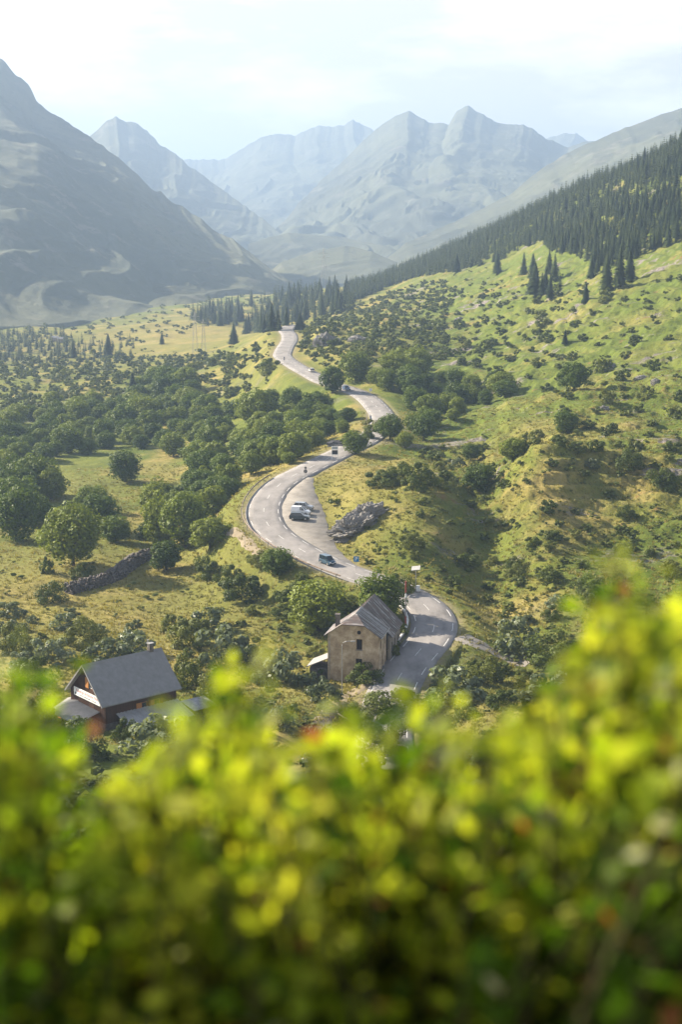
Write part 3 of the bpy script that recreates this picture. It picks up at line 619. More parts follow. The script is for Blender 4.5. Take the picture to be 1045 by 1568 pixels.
# --- trees and shrubs one can pick out: (px, base py, width px, height px, kind, label)
SOLO = [
 (112,866,78,98,'t','large spreading tree alone in the yellow meadow, above the stone wall'),
 (126,885,38,30,'s','small round bush under the large meadow tree'),
 (72,878,20,30,'s','thin bush at the left foot of the large meadow tree'),
 (77,922,44,36,'s','ragged low bush left of the lower end of the stone wall'),
 (192,738,42,52,'t','round isolated tree at the upper edge of the dry meadow'),
 (177,830,46,44,'t','low round tree standing right of the large meadow tree'),
 (150,815,62,64,'t','broad tree behind the low round tree in the meadow'),
 (140,785,50,44,'t','low broad tree at the top of the meadow clump'),
 (24,828,62,88,'t','tall dark tree at the left edge above the meadow'),
 (78,764,42,52,'t','upright tree standing apart on the pale grass at left'),
 (34,748,46,46,'t','rounded tree behind the tall dark tree at left'),
 (55,806,44,52,'t','medium tree between the tall dark tree and the meadow'),
 (2,770,44,60,'t','half visible tree on the left border of the view'),
 (255,873,48,52,'t','dark round tree at the upper end of the stone wall'),
 (318,884,42,40,'s','rounded bush on the grass right of the stone wall'),
 (284,838,70,92,'t','tallest leafy tree of the clump above the stone wall'),
 (245,835,50,84,'t','tall narrow tree on the left edge of the clump above the wall'),
 (322,838,60,52,'t','bushy tree on the right flank of the clump above the wall'),
 (372,915,70,52,'s','pale bush on the bank under the gravel track'),
 (350,895,40,38,'s','round pale bush between the clump and the bank'),
 (426,879,48,44,'t','dense low tree against the guard rail, left of the blue van'),
 (488,966,92,86,'t','big dark tree left of the old stone house'),
 (452,925,50,40,'s','bush on the bank beside the big dark tree'),
 (534,934,36,26,'s','bush below the guard rail behind the big dark tree'),
 (582,950,72,82,'t','leafy tree rising directly behind the old house roof'),
 (612,905,44,34,'s','bush at the inner roadside behind the old house tree'),
 (714,868,50,30,'s','low bush lying in the shadow of the right slope'),
 (788,872,30,24,'s','small bush in the shaded hollow of the right slope'),
 (630,840,44,34,'s','bush on the bank right of the rock outcrop'),
 (558,1042,56,32,'sd','dark shrub growing against the facade of the old house'),
 (606,1004,16,22,'sd','narrow dark shrub between the old house and the kerb wall'),
 (604,990,18,16,'sd','dark shrub along the side wall of the old house'),
 (616,972,18,20,'sd','dark bush at the rear corner of the old house'),
 (480,1052,30,30,'sg','grey green willow bush beside the lean-to of the old house'),
 (496,1078,52,46,'sg','silvery bush below the lean-to of the old house'),
 (240,1150,86,74,'sg','silvery flowering bush in front of the wooden chalet'),
 (190,1135,36,44,'s','dark green bush at the corner of the chalet annex'),
 (790,1000,72,70,'sg','tall grey green bush beside the gravel path on the right'),
 (858,1020,90,62,'s','wide dark bush right of the tall grey green bush'),
 (700,1068,84,62,'sg','broad silvery bush on the near side of the road bend'),
 (745,1045,56,50,'s','bush at the near edge of the road where the gravel path starts'),
 (610,1098,96,58,'s','wide bush hiding the near end of the road'),
 (585,1150,90,66,'s','broad bush in front of the wide bush at the near road end'),
 (560,1128,50,46,'s','leafy bush between the foot path and the near road end'),
 (655,1110,70,54,'s','dark bush beside the wide bush at the near road end'),
 (505,1190,90,66,'sg','silvery bush below the wooden barrier and the foot path'),
 (545,695,36,38,'t','lone leafy bush-like tree beside the road sign board'),
 (510,602,38,46,'t','dark tree standing at the roadside where the far road disappears'),
 (545,583,46,48,'t','large dark domed tree above the far bend'),
 (598,673,38,40,'t','dark tree in the inner corner of the upper bend'),
 (566,672,20,24,'s','small bush hiding the kink of the road'),
 (570,660,36,22,'s','low domed bush on the grass triangle beside the dark gravel heap'),
 (786,705,40,38,'t','dark round tree on the terrace of the right slope'),
 (880,596,44,44,'t','isolated round tree high on the right slope'),
 (868,664,34,38,'t','airy tree on the middle of the right slope'),
 (990,612,30,30,'s','dark bush beside stony ground on the right slope'),
 (925,570,26,28,'s','dark bush beside the boulder on the right slope'),
 (1018,750,52,40,'s','bush at the right edge above the shaded hollow'),
 (965,715,44,30,'s','dark bush on the terrace edge at right'),
 (735,752,46,44,'t','leafy tree at the head of the shaded gully'),
 (722,705,26,28,'t','thin tree on the terrace left of the dark round tree'),
 (585,745,56,34,'s','dense dark bush on the spur above the rock outcrop'),
 (640,745,54,46,'s','rounded bush at the top of the spur'),
 (612,738,44,34,'s','bush joining the two larger bushes of the spur'),
 (430,1045,78,66,'sg','grey green bush left of the foot path below the meadow'),
 (395,1035,72,66,'s','dark bush beside the grey green bush below the meadow'),
 (345,1015,80,74,'sg','tall pale willow bush right of the chalet'),
 (290,990,72,66,'s','dark bush close behind the chalet roof'),
 (262,968,40,42,'s','upright dark bush behind the chalet chimney'),
 (320,965,60,44,'sg','pale bush behind the willow thicket'),
 (205,1000,60,40,'sg','pale bush directly behind the chalet ridge'),
 (165,1010,64,42,'sg','pale low bush behind the left part of the chalet roof'),
 (126,990,56,54,'s','dark round bush behind the left end of the chalet'),
 (80,1012,62,48,'sg','grey green bush left of the dark round bush'),
 (22,1000,56,60,'s','dark bush at the left edge above the chalet'),
 (45,1045,60,60,'s','dense bush left of the chalet gable'),
 (285,1050,50,60,'s','shaded bush at the right corner of the chalet'),
 (330,1075,60,60,'s','bush in the shade right of the chalet'),
 (60,1110,60,60,'s','bush below the chalet terrace canopy'),
 (110,1160,90,70,'s','wide bush under the chalet terrace'),
 (545,1105,40,36,'s','small bush beside the wooden barrier'),
 (425,1110,44,40,'sg','white flowering bush left of the wooden barrier'),
 (930,1060,90,60,'s','bush at the right edge of the lower slope'),
 (850,1080,90,70,'sg','pale bush below the wide dark bush at right'),
 (980,985,60,44,'s','dark bush low on the right slope'),
 (900,905,44,30,'s','low bush above the lower right slope'),
]
for px, py, wp, hp, kd, lab in SOLO:
    p = hit(px, min(py, 1235))
    if p is None: continue
    s = math.hypot(p[0], p[1])/FPX; h_ = hp*s*1.03; w_ = wp*s
    if kd == 't': put_tree(p, h_, w_*1.05, lab)
    elif kd == 'sg': put_shrub(p, h_, w_*1.05, lab, kind='grey')
    else: put_shrub(p, h_, w_*1.05, lab)
PROT = [(HOUSE[0]+math.sin(R(13))*5, HOUSE[1]+math.cos(R(13))*5, 8.5), (CHAL[0], CHAL[1], 9.5)]
def inpoly(px, py, poly):
    c = False; n = len(poly)
    for i in range(n):
        x0, y0 = poly[i]; x1, y1 = poly[(i+1) % n]
        if (y0 > py) != (y1 > py) and px < (x1-x0)*(py-y0)/(y1-y0)+x0: c = not c
    return c
class Zone:
    def __init__(s): s.pts = []; s.cell = {}
    def ok(s, x, y, d):
        i, j = int(x//8), int(y//8); rr = int(d//8)+1
        for a in range(i-rr, i+rr+1):
            for b in range(j-rr, j+rr+1):
                for q in s.cell.get((a, b), ()):
                    if (q[0]-x)**2+(q[1]-y)**2 < d*d: return False
        return True
    def add(s, p): s.pts.append(p); s.cell.setdefault((int(p[0]//8), int(p[1]//8)), []).append(p)
def scatter_ground(poly, gap, tries, r0, r1):
    """points on the ground whose foot falls inside the outline, hidden hollows included"""
    zone = Zone(); a_ = [ray(p[0], p[1])[0] for p in poly]; n = tries; outp = []
    r_ = np.sqrt(rng.uniform(r0*r0, r1*r1, n)); t_ = rng.uniform(min(a_)-.01, max(a_)+.01, n); x = r_*np.sin(t_); y = r_*np.cos(t_); z = ground_at(x, y); u, v = pixof(x, y, z); mask = fbm(x/70, y/110, 61, 3)
    for i in range(n):
        if inpoly(u[i], v[i], poly) and not (mask[i] < -.62 and random.random() < .93):
            g = gap*random.uniform(.7, 1.35)
            if zone.ok(x[i], y[i], g): q = np.array([x[i], y[i], z[i]]); zone.add(q); outp.append((q, u[i], v[i], g))
    return outp
def scatter(poly, gap, tries, zone=None, holes=(), clump=0):
    zone = zone or Zone(); xs_ = [p[0] for p in poly]; ys_ = [p[1] for p in poly]; outp = []
    for _ in range(tries):
        px = random.uniform(min(xs_), max(xs_)); py = random.uniform(min(ys_), max(ys_))
        if not inpoly(px, py, poly) or any(inpoly(px, py, h) for h in holes): continue
        p = hit(px, py)
        if p is None: continue
        if clump and random.random() < clump and float(fbm(np.array([p[0]/26+.3]), np.array([p[1]/17+.7]), 88, 3)[0]) < .12: continue
        g = gap*random.uniform(.75, 1.3)
        if not zone.ok(p[0], p[1], g): continue
        zone.add(p); outp.append((p, px, py, g))
    return outp
# --- woods of broadleaf trees, a few groups
WOODS = [
 ([(0,645),(90,628),(200,622),(300,622),(330,655),(250,690),(160,692),(60,712),(0,715)], 8.5, 1500, 'leafy tree in the wide dark wood above the left meadow'),
 ([(300,622),(400,640),(440,660),(420,700),(380,730),(330,745),(250,690),(330,655)], 8.0, 1200, 'leafy tree in the wood between the left meadow and the road'),
 ([(400,700),(378,742),(360,790),(352,805),(300,800),(225,830),(230,770),(300,745),(340,735)], 7.5, 1200, 'leafy tree on the slope left of the hairpin bend'),
 ([(440,645),(500,690),(440,712),(410,715),(420,680)], 6.5, 500, 'leafy tree close to the road left of the sign board'),
 ([(370,622),(450,616),(505,632),(445,662),(400,658)], 8.0, 600, 'dark leafy tree in the copse below the far straight road'),
 ([(455,658),(480,644),(535,640),(560,648),(556,662),(490,676)], 6.5, 600, 'leafy tree of the copse beside the grass triangle at the bend'),
 ([(610,650),(600,620),(650,585),(700,578),(700,600),(760,585),(780,608),(720,625),(660,668),(620,690),(600,676)], 7.5, 900, 'leafy tree in the strip climbing right from the upper bend'),
 ([(520,585),(600,555),(640,560),(650,600),(600,605),(560,590)], 8.0, 500, 'leafy tree on the slope above the upper bend'),
 ([(0,735),(60,740),(60,760),(20,800),(0,800)], 9, 200, 'leafy tree in the clump on the left border'),
 ([(205,600),(260,590),(300,605),(260,640),(200,640)], 9, 300, 'leafy tree on the upper edge of the left wood'),
]
for poly, gap, tries, lab in WOODS:
    for p, px, py, g in scatter(poly, gap, tries, clump=.55):
        if not free(p[0], p[1], g*.42, .75) or not road_clear(p[0], p[1], g*.5): continue
        k_ = random.choice([.62, .8, .95, 1.05]); hh = g*k_*random.uniform(.9, 1.25)
        put_tree(p, hh, g*k_*random.uniform(.95, 1.2), lab, 'trees: '+lab[:60])
# --- shrubs
SCR = [
 ([(455,505),(540,470),(620,440),(680,430),(700,450),(680,500),(690,545),(650,560),(600,552),(530,565),(490,560),(455,535)], 4.6, 6000, (1.6, 4.2), 'dark shrub on the stony slope above the far road', 'm'),
 ([(690,440),(800,430),(860,460),(850,520),(760,580),(690,560)], 7.5, 2400, (1.4, 4.6), 'shrub scattered on the upper part of the right slope', 'm'),
 ([(850,440),(1045,420),(1045,640),(860,640),(790,560)], 9, 2600, (1.6, 4.2), 'small shrub on the open grass of the right slope', 'm'),
 ([(640,690),(1045,640),(1045,720),(640,760)], 4.5, 1800, (1.1, 3.6), 'low shrub along the terraces of the right slope', 'm'),
 ([(600,800),(700,740),(1045,740),(1045,1000),(760,960),(680,900),(600,870)], 4.6, 2000, (.9, 3.2), 'low shrub on the shaded lower part of the right slope', 'm'),
 ([(0,560),(120,545),(330,545),(430,545),(410,585),(380,600),(330,620),(0,640)], 6.5, 4500, (2.0, 5.4), 'round shrub on the pasture beyond the left wood', 'm'),
 ([(360,545),(425,505),(430,560),(400,590),(330,600)], 8, 500, (1.6, 4.0), 'shrub on the grassy bank left of the far road', 'm'),
 ([(380,850),(450,880),(540,915),(500,950),(380,940),(345,900)], 4.5, 500, (1.6, 4.0), 'shrub covering the bank below the guard rail', 'm'),
 ([(300,940),(500,960),(500,1060),(470,1100),(360,1110),(250,1100)], 6, 200, (1.4, 3.0), 'shrub in the rough ground between chalet and old house', 'm'),
 ([(560,1080),(760,1010),(1045,1040),(1045,1230),(450,1230),(470,1130)], 5.0, 900, (1.8, 4.0), 'shrub in the thicket at the foot of the near hillside', 'm'),
 ([(0,1120),(200,1170),(450,1110),(450,1230),(0,1230)], 5.0, 500, (1.8, 4.0), 'shrub on the near hillside below the chalet', 'm'),
 ([(0,940),(130,945),(240,950),(240,990),(120,1010),(0,1060)], 5.2, 200, (2.2, 4.2), 'shrub in the hedge behind the chalet', 'g'),
 ([(500,880),(640,890),(620,950),(560,930)], 6, 60, (1.2, 2.2), 'shrub between the old house and the road above it', 'm'),
 ([(560,790),(620,790),(650,860),(560,880)], 5, 120, (1, 2), 'small shrub on the bank beside the rock outcrop', 'm'),
]
allsh = []
zsh = Zone()
for poly, gap, tries, (a_, b_), lab, kd in SCR:
    for p, px, py, g in scatter(poly, gap, tries, zsh, clump=.93 if 'right slope' in lab else .6 if 'pasture' in lab else .4):
        wd = random.uniform(a_, b_)*(.8 if random.random() < .6 else 1.35)
        if not free(p[0], p[1], wd*.4, .8) or not road_clear(p[0], p[1], wd*.6): continue
        if any((p[0]-q[0])**2+(p[1]-q[1])**2 < (q[2]+wd*.3)**2 for q in PROT): continue
        allsh.append((wd*FPX/math.hypot(p[0], p[1]), p, wd, lab, kd))
allsh.sort(key=lambda t: -t[0])
NSH = 230
for s_, p, wd, lab, kd in allsh[:NSH]:
    put_shrub(p, wd*random.uniform(.6, .85), wd, lab, 'shrubs: '+lab[:60], kind='grey' if (kd == 'g' or random.random() < .12) else 'bush')
def merged(name, protos, insts, m, kind='stuff', chunkcap=10**7):
    """one mesh of many transformed copies (for what nobody could count)"""
    VV = []; FF = []; n = 0
    for V, F, x, y, z, rz, s, h in insts:
        c, sn = math.cos(rz), math.sin(rz); W = np.empty_like(V, dtype=np.float32)
        W[:, 0] = (V[:, 0]*c-V[:, 1]*sn)*s+x; W[:, 1] = (V[:, 0]*sn+V[:, 1]*c)*s+y; W[:, 2] = V[:, 2]*h+z
        VV.append(W); FF.append(F+n); n += len(V)
    o = link(name, mkmesh(name, np.concatenate(VV), np.concatenate(FF), m)); return tag(o, kind=kind)
def lowshrub(seed, n=130):
    V, F = crown(seed, n=n, nl=6, w=.62, h0=-.4, h1=1, leaf=.26); ok = V.reshape(-1, 4, 3)[:, :, 2].min(1) > -.15
    V = V.reshape(-1, 4, 3)[ok].reshape(-1, 3); return V, np.arange(len(V)).reshape(-1, 4)
LS = [lowshrub(400+i) for i in range(4)]
M['scrub'] = leaf_mat('scrub_foliage', (.034, .052, .016), (.052, .074, .02), (.10, .12, .03), .28, scale=.12)
ins = []
for s_, p, wd, lab, kd in allsh[NSH:]:
    V, F = random.choice(LS); ins.append((V, F, p[0], p[1], p[2]-.1, random.uniform(0, 6.28), wd/1.15, wd*random.uniform(.5, .8)))
# knee-high undergrowth over the rough slopes
UND = [([(440,500),(560,460),(700,410),(1045,420),(1045,720),(640,720),(600,560),(470,560)], 7.0, 4000), ([(600,720),(1045,700),(1045,1050),(700,1000),(600,860)], 2.3, 6000),
       ([(330,930),(500,960),(520,1060),(470,1120),(330,1100)], 2.6, 800), ([(0,545),(430,530),(400,620),(0,640)], 7, 2500), ([(400,1100),(1045,1040),(1045,1235),(0,1235),(0,1130),(300,1120)], 2.6, 4000),
       ([(345,870),(540,910),(500,960),(360,930)], 2.4, 700), ([(480,760),(560,780),(600,860),(560,885),(490,830)], 2.6, 500), ([(0,840),(330,890),(340,940),(0,960)], 5.5, 500), ([(-100,1200),(1145,1200),(1145,1580),(-100,1580)], 2.0, 9000)]
zu = Zone()
for poly, gap, tries in UND:
    for p, px, py, g in scatter(poly, gap, tries, zu, clump=.94 if tries != 9000 or gap > 2 else 0):
        wd = random.uniform(.5, 1.5)*(1+.8*(random.random() < .2))
        if math.hypot(p[0], p[1]) > 400: wd *= 1.5
        if py > 1200: wd *= 2.2
        if not road_clear(p[0], p[1], wd): continue
        V, F = random.choice(LS); V = V[:int(len(V)//4*.35)*4]; F = F[:len(V)//4]
        ins.append((V, F, p[0], p[1], p[2]-.05, random.uniform(0, 6.28), wd, wd*random.uniform(.4, .8)))
o = merged('scrub', None, ins, M['scrub']); tag(o, 'low dark scrub spread over the slopes and banks', 'scrub')
# --- grass tufts on the nearer meadows and banks
def tuft(seed, n=7):
    rg = np.random.default_rng(seed); V = []
    for k in range(n):
        a = rg.random()*6.28; l = .35+.5*rg.random(); x, y = rg.normal(size=2)*.35; w_ = .16
        V += [(x-math.sin(a)*w_, y+math.cos(a)*w_, -.05), (x+math.sin(a)*w_, y-math.cos(a)*w_, -.05), (x+math.cos(a)*l*.5+math.sin(a)*w_*.4, y+math.sin(a)*l*.5-math.cos(a)*w_*.4, l), (x+math.cos(a)*l*.5-math.sin(a)*w_*.4, y+math.sin(a)*l*.5+math.cos(a)*w_*.4, l)]
    return np.array(V), np.arange(4*n).reshape(-1, 4)
TF = [tuft(i) for i in range(5)]; gi = []
n_t = 26000; rr_ = np.exp(rng.uniform(math.log(175), math.log(430), n_t)); tt_ = rng.uniform(R(-15), R(15), n_t)
gx = rr_*np.sin(tt_); gy = rr_*np.cos(tt_); gz = ground_at(gx, gy)
dA = nearest(gx, gy, ROAD[::3])[0]; qB, iB = nearest(gx, gy, layc[::2]); dB = qB-layc[::2][iB, 3]
for x, y, z, a_, b_ in zip(gx, gy, gz, dA, dB):
    if a_ < 5 or b_ < .8: continue
    V, F = TF[random.randrange(5)]; s = random.uniform(.3, .75); gi.append((V, F, x, y, z, random.uniform(0, 6.28), s, s*.75))
o = merged('grass', None, gi, M['grassblade']); tag(o, 'tufts of green and dry grass over the meadows', 'grass')

# ------------------------------------------------------------------ spruces
sp = []
SPZ = [
 ([(528,446),(560,420),(600,400),(650,384),(700,366),(760,345),(800,330),(850,305),(900,283),(960,252),(1045,212),(1060,212),(1060,395),(1030,402),(985,425),(950,440),(925,445),(905,430),(912,405),(880,392),(850,388),(830,370),(800,382),(770,398),(720,410),(680,418),(640,424),(590,442),(560,455),(535,465)], 4.0, 110000, (5, 12), 'spruce at the front of the dense wood on the right ridge'),
 ([(812,462),(800,420),(835,405),(860,440),(840,460)], 9, 60, (9, 14), 'spruce in the small stand below the ridge wood'),
 ([(376,512),(385,488),(430,466),(480,455),(530,450),(545,468),(520,480),(470,490),(450,496),(425,508)], 7.0, 2500, (9, 15), 'spruce in the valley wood behind the far end of the road'),
 ([(290,490),(330,468),(372,476),(372,500),(330,500)], 8, 300, (10, 18), 'spruce in the loose stand on the pale valley floor'),
 ([(0,560),(0,512),(60,508),(110,515),(100,545),(60,558)], 7, 900, (5, 11), 'spruce at the left border below the big mountain'),
 ([(70,560),(90,525),(200,520),(210,552),(130,560)], 10, 500, (5, 10), 'spruce scattered on the valley pasture at left'),
 ([(380,470),(460,448),(540,445),(500,462),(400,480)], 14, 500, (12, 18), 'spruce on the far side of the valley wood'),
]
for poly, gap, tries, (a_, b_), lab in SPZ:
    for p, px, py, g in (scatter_ground(poly, gap, tries, 650, 1420) if tries > 9000 else scatter(poly, gap, tries)):
        hh = random.uniform(a_, b_)*(.75 if random.random() < .2 else 1); sp.append((hh*FPX/math.hypot(p[0], p[1]), p, hh, lab))
sp.sort(key=lambda t: -t[0])
SPSOLO = [(166,548,22,38,'tall dark spruce standing alone left on the valley floor'), (112,548,14,30,'slim spruce left of the tall dark spruce'), (203,610,24,42,'spindly spruce rising out of the left wood edge'),
 (248,527,10,20,'small lone spruce on the pale valley floor'), (358,528,22,34,'full spruce standing at the left end of the valley wood'), (460,505,24,28,'spruce at the end of the far road'),
 (517,478,20,40,'tall spruce at the tip of the ridge wood'), (820,452,30,50,'large spruce standing forward of the ridge wood'), (898,465,16,34,'slim spruce alone on the right slope'),
 (866,527,12,24,'small young spruce in the middle of the right slope'), (930,445,26,56,'tall spruce at the lower tip of the ridge wood'), (950,438,26,60,'tallest spruce at the lower tip of the ridge wood'),
 (965,430,24,50,'spruce just right of the tallest at the lower tip'), (1035,215,14,26,'spruce on the skyline at the right border'), (1022,222,10,20,'smaller spruce on the skyline near the right border'),
 (856,300,10,18,'lone small spruce on the bare crest of the ridge'), (762,420,20,36,'spruce at the lower edge of the ridge wood above the stony slope'), (700,418,18,30,'spruce on the lower left fringe of the ridge wood')]
for px, py, wp, hp, lab in SPSOLO:
    p = hit(px, py)
    if p is None: continue
    s = math.hypot(p[0], p[1])/FPX; put_tree(p, hp*s, wp*s, lab, kind='spruce')
for s_, p, hh, lab in sp[:270]:
    o = link('spruce_tree', random.choice(SPV), None, (p[0], p[1], p[2]-.2), (0, 0, random.uniform(0, 6.28)), (hh*1.05, hh*1.05, hh)); tag(o, lab, 'tree', 'spruces: '+lab[:60])
LSP = [spruce_geo(500+i, 10, 8, .25) for i in range(6)]
ins = [(*random.choice(LSP), p[0], p[1], p[2]-.3, random.uniform(0, 6.28), hh*random.uniform(.9, 1.2), hh) for s_, p, hh, lab in sp[270:]]
M['forest'] = leaf_mat('forest_needles', (.014, .028, .012), (.028, .046, .015), (.06, .08, .024), .12, scale=.09)
o = merged('forest', None, ins, M['forest']); tag(o, 'dense dark spruce wood covering the right ridge', 'forest')
# specks of bush and tree on the far side of the valley
ins = []
zf = Zone()
for p, px, py, g in scatter([(0,500),(120,480),(300,455),(460,445),(470,470),(380,490),(280,510),(200,530),(0,540)], 16, 1800, zf):
    V, F = random.choice(LS); s = random.uniform(2, 5.5); V = V[:4*60]; ins.append((V, F[:60], p[0], p[1], p[2]-.3, random.uniform(0, 6.28), s, s*.7))
o = merged('undergrowth', None, ins, M['scrub']); tag(o, 'far bushes dotted over the hazy valley floor', 'bushes')
print('shrubs', len(allsh), 'spruces', len(sp))

# ------------------------------------------------------------------ haze
def haze():
    x0, x1, y0, y1 = -9000, 9000, -400, 12300; z0 = float(Z.min())-60; z1 = max(max((o.matrix_world @ Vector(c)).z for c in o.bound_box) for o in C.objects if o.type == 'MESH' and o.parent is None)+8; print('haze top', z1)
    o = MB().box(x0, x1, y0, y1, z0, z1).build('haze', bpy.data.materials.new('haze'))
    m = o.data.materials[0]; m.use_nodes = True; nt = m.node_tree; nt.nodes.clear()
    ou = N(nt, 'ShaderNodeOutputMaterial'); pv = N(nt, 'ShaderNodeVolumePrincipled'); nt.links.new(pv.outputs[0], ou.inputs['Volume'])
    pv.inputs['Color'].default_value = (.34, .465, .67, 1); pv.inputs['Density'].default_value = HAZE_DENSITY; pv.inputs['Anisotropy'].default_value = .25
    tag(o, kind='stuff'); tag(o, 'pale blue haze filling the valley', 'haze')
haze()

# ------------------------------------------------------------------ old stone house
def local(root):
    return lambda name, mb, m, parent=None, **k: mb.build(name, m, parent or root, **k)
M['plaster'] = noise_mat('ochre_plaster', [(.25, .18, .12), (.44, .33, .215), (.60, .49, .35)], .5, detail=10, rr=.75, bump=.04, bscale=5, pos=[.36, .5, .62])
M['plaster2'] = noise_mat('grey_render', [(.19, .165, .14), (.30, .26, .21)], .9, detail=9, rr=.7)
def rust_mat():
    m = mat('rusty_sheet', .55, spec=.4); nt = m.node_tree; L = nt.links; b = nt.nodes['Principled BSDF']
    tc = N(nt, 'ShaderNodeTexCoord'); wv = N(nt, 'ShaderNodeTexNoise'); mp = N(nt, 'ShaderNodeMapping'); mp.inputs['Scale'].default_value = (.25, 2.3, .25)
    wv.inputs['Scale'].default_value = 1.0; wv.inputs['Detail'].default_value = 3
    L.new(tc.outputs['Object'], mp.inputs[0]); L.new(mp.outputs[0], wv.inputs[0])
    r = N(nt, 'ShaderNodeValToRGB'); e = r.color_ramp.elements; r.color_ramp.interpolation = 'LINEAR'
    e[0].position = .42; e[0].color = (.075, .06, .055, 1); e[1].position = .60; e[1].color = (.32, .305, .30, 1); q = e.new(.5); q.color = (.12, .10, .092, 1)
    L.new(wv.outputs[0], r.inputs[0]); n2 = N(nt, 'ShaderNodeTexNoise'); n2.inputs['Scale'].default_value = .8; n2.inputs['Detail'].default_value = 8; L.new(tc.outputs['Object'], n2.inputs[0])
    r2 = N(nt, 'ShaderNodeValToRGB'); r2.color_ramp.elements[0].position = .45; r2.color_ramp.elements[1].position = .62; L.new(n2.outputs[0], r2.inputs[0])
    mx = N(nt, 'ShaderNodeMix', data_type='RGBA'); L.new(r2.outputs[0], mx.inputs[0]); L.new(r.outputs[0], mx.inputs[6]); mx.inputs[7].default_value = (.12, .088, .078, 1); L.new(mx.outputs[2], b.inputs['Base Color'])
    return m
M['rust'] = rust_mat()
M['zinc'] = noise_mat('pale_zinc', [(.22, .215, .21), (.36, .35, .34)], 1.5, rough=.5, detail=8)
M['corr'] = noise_mat('corrugated_canopy', [(.24, .235, .23), (.32, .31, .30)], 1, rough=.6)
M['darkwood'] = noise_mat('old_dark_wood', [(.035, .02, .014), (.09, .045, .028)], 2, stretch=(6, 6, .5), bump=.01)
M['redwood'] = noise_mat('red_brown_shutter', [(.10, .03, .018), (.17, .055, .03)], 3, stretch=(8, 8, 1))
M['amber'] = noise_mat('varnished_wood', [(.32, .13, .035), (.45, .21, .07)], 3, stretch=(8, 8, 1))
M['hole'] = noise_mat('painted_interior_shade', [(.012, .010, .010), (.03, .025, .022)], 2)  # near-black colour painting the shade of unlit interiors on solid sheets
def wall_with_holes(mb, p0, ex, L_, z0, top, holes, t=.35):
    """wall slab from p0 along ex; top(u) = height; rectangular holes (u0,u1,v0,v1) really cut through"""
    ex = Vector(ex).normalized(); nx_ = Vector((ex.y, -ex.x, 0))      # outward
    us = sorted({0, L_, *[h[0] for h in holes], *[h[1] for h in holes], *(getattr(top, 'ks', []))})
    for a, b in zip(us[:-1], us[1:]):
        hs = sorted([h for h in holes if h[0] < b-1e-6 and h[1] > a+1e-6], key=lambda h: h[2]); z = z0
        for h in hs+[None]:
            za = zb = None
            if h is None: za, zb = top(a), top(b)
            else: za = zb = h[2]
            P = [Vector(p0)+ex*a+Vector((0, 0, z)), Vector(p0)+ex*b+Vector((0, 0, z)), Vector(p0)+ex*b+Vector((0, 0, zb)), Vector(p0)+ex*a+Vector((0, 0, za))]
            if zb-z > .01 or za-z > .01: mb.slab([p for p in P][::-1], -nx_*t)
            if h: z = h[3]
class Top:
    def __init__(s, pts): s.p = pts; s.ks = [a for a, b in pts]
    def __call__(s, u): return float(np.interp(u, [a for a, b in s.p], [b for a, b in s.p]))
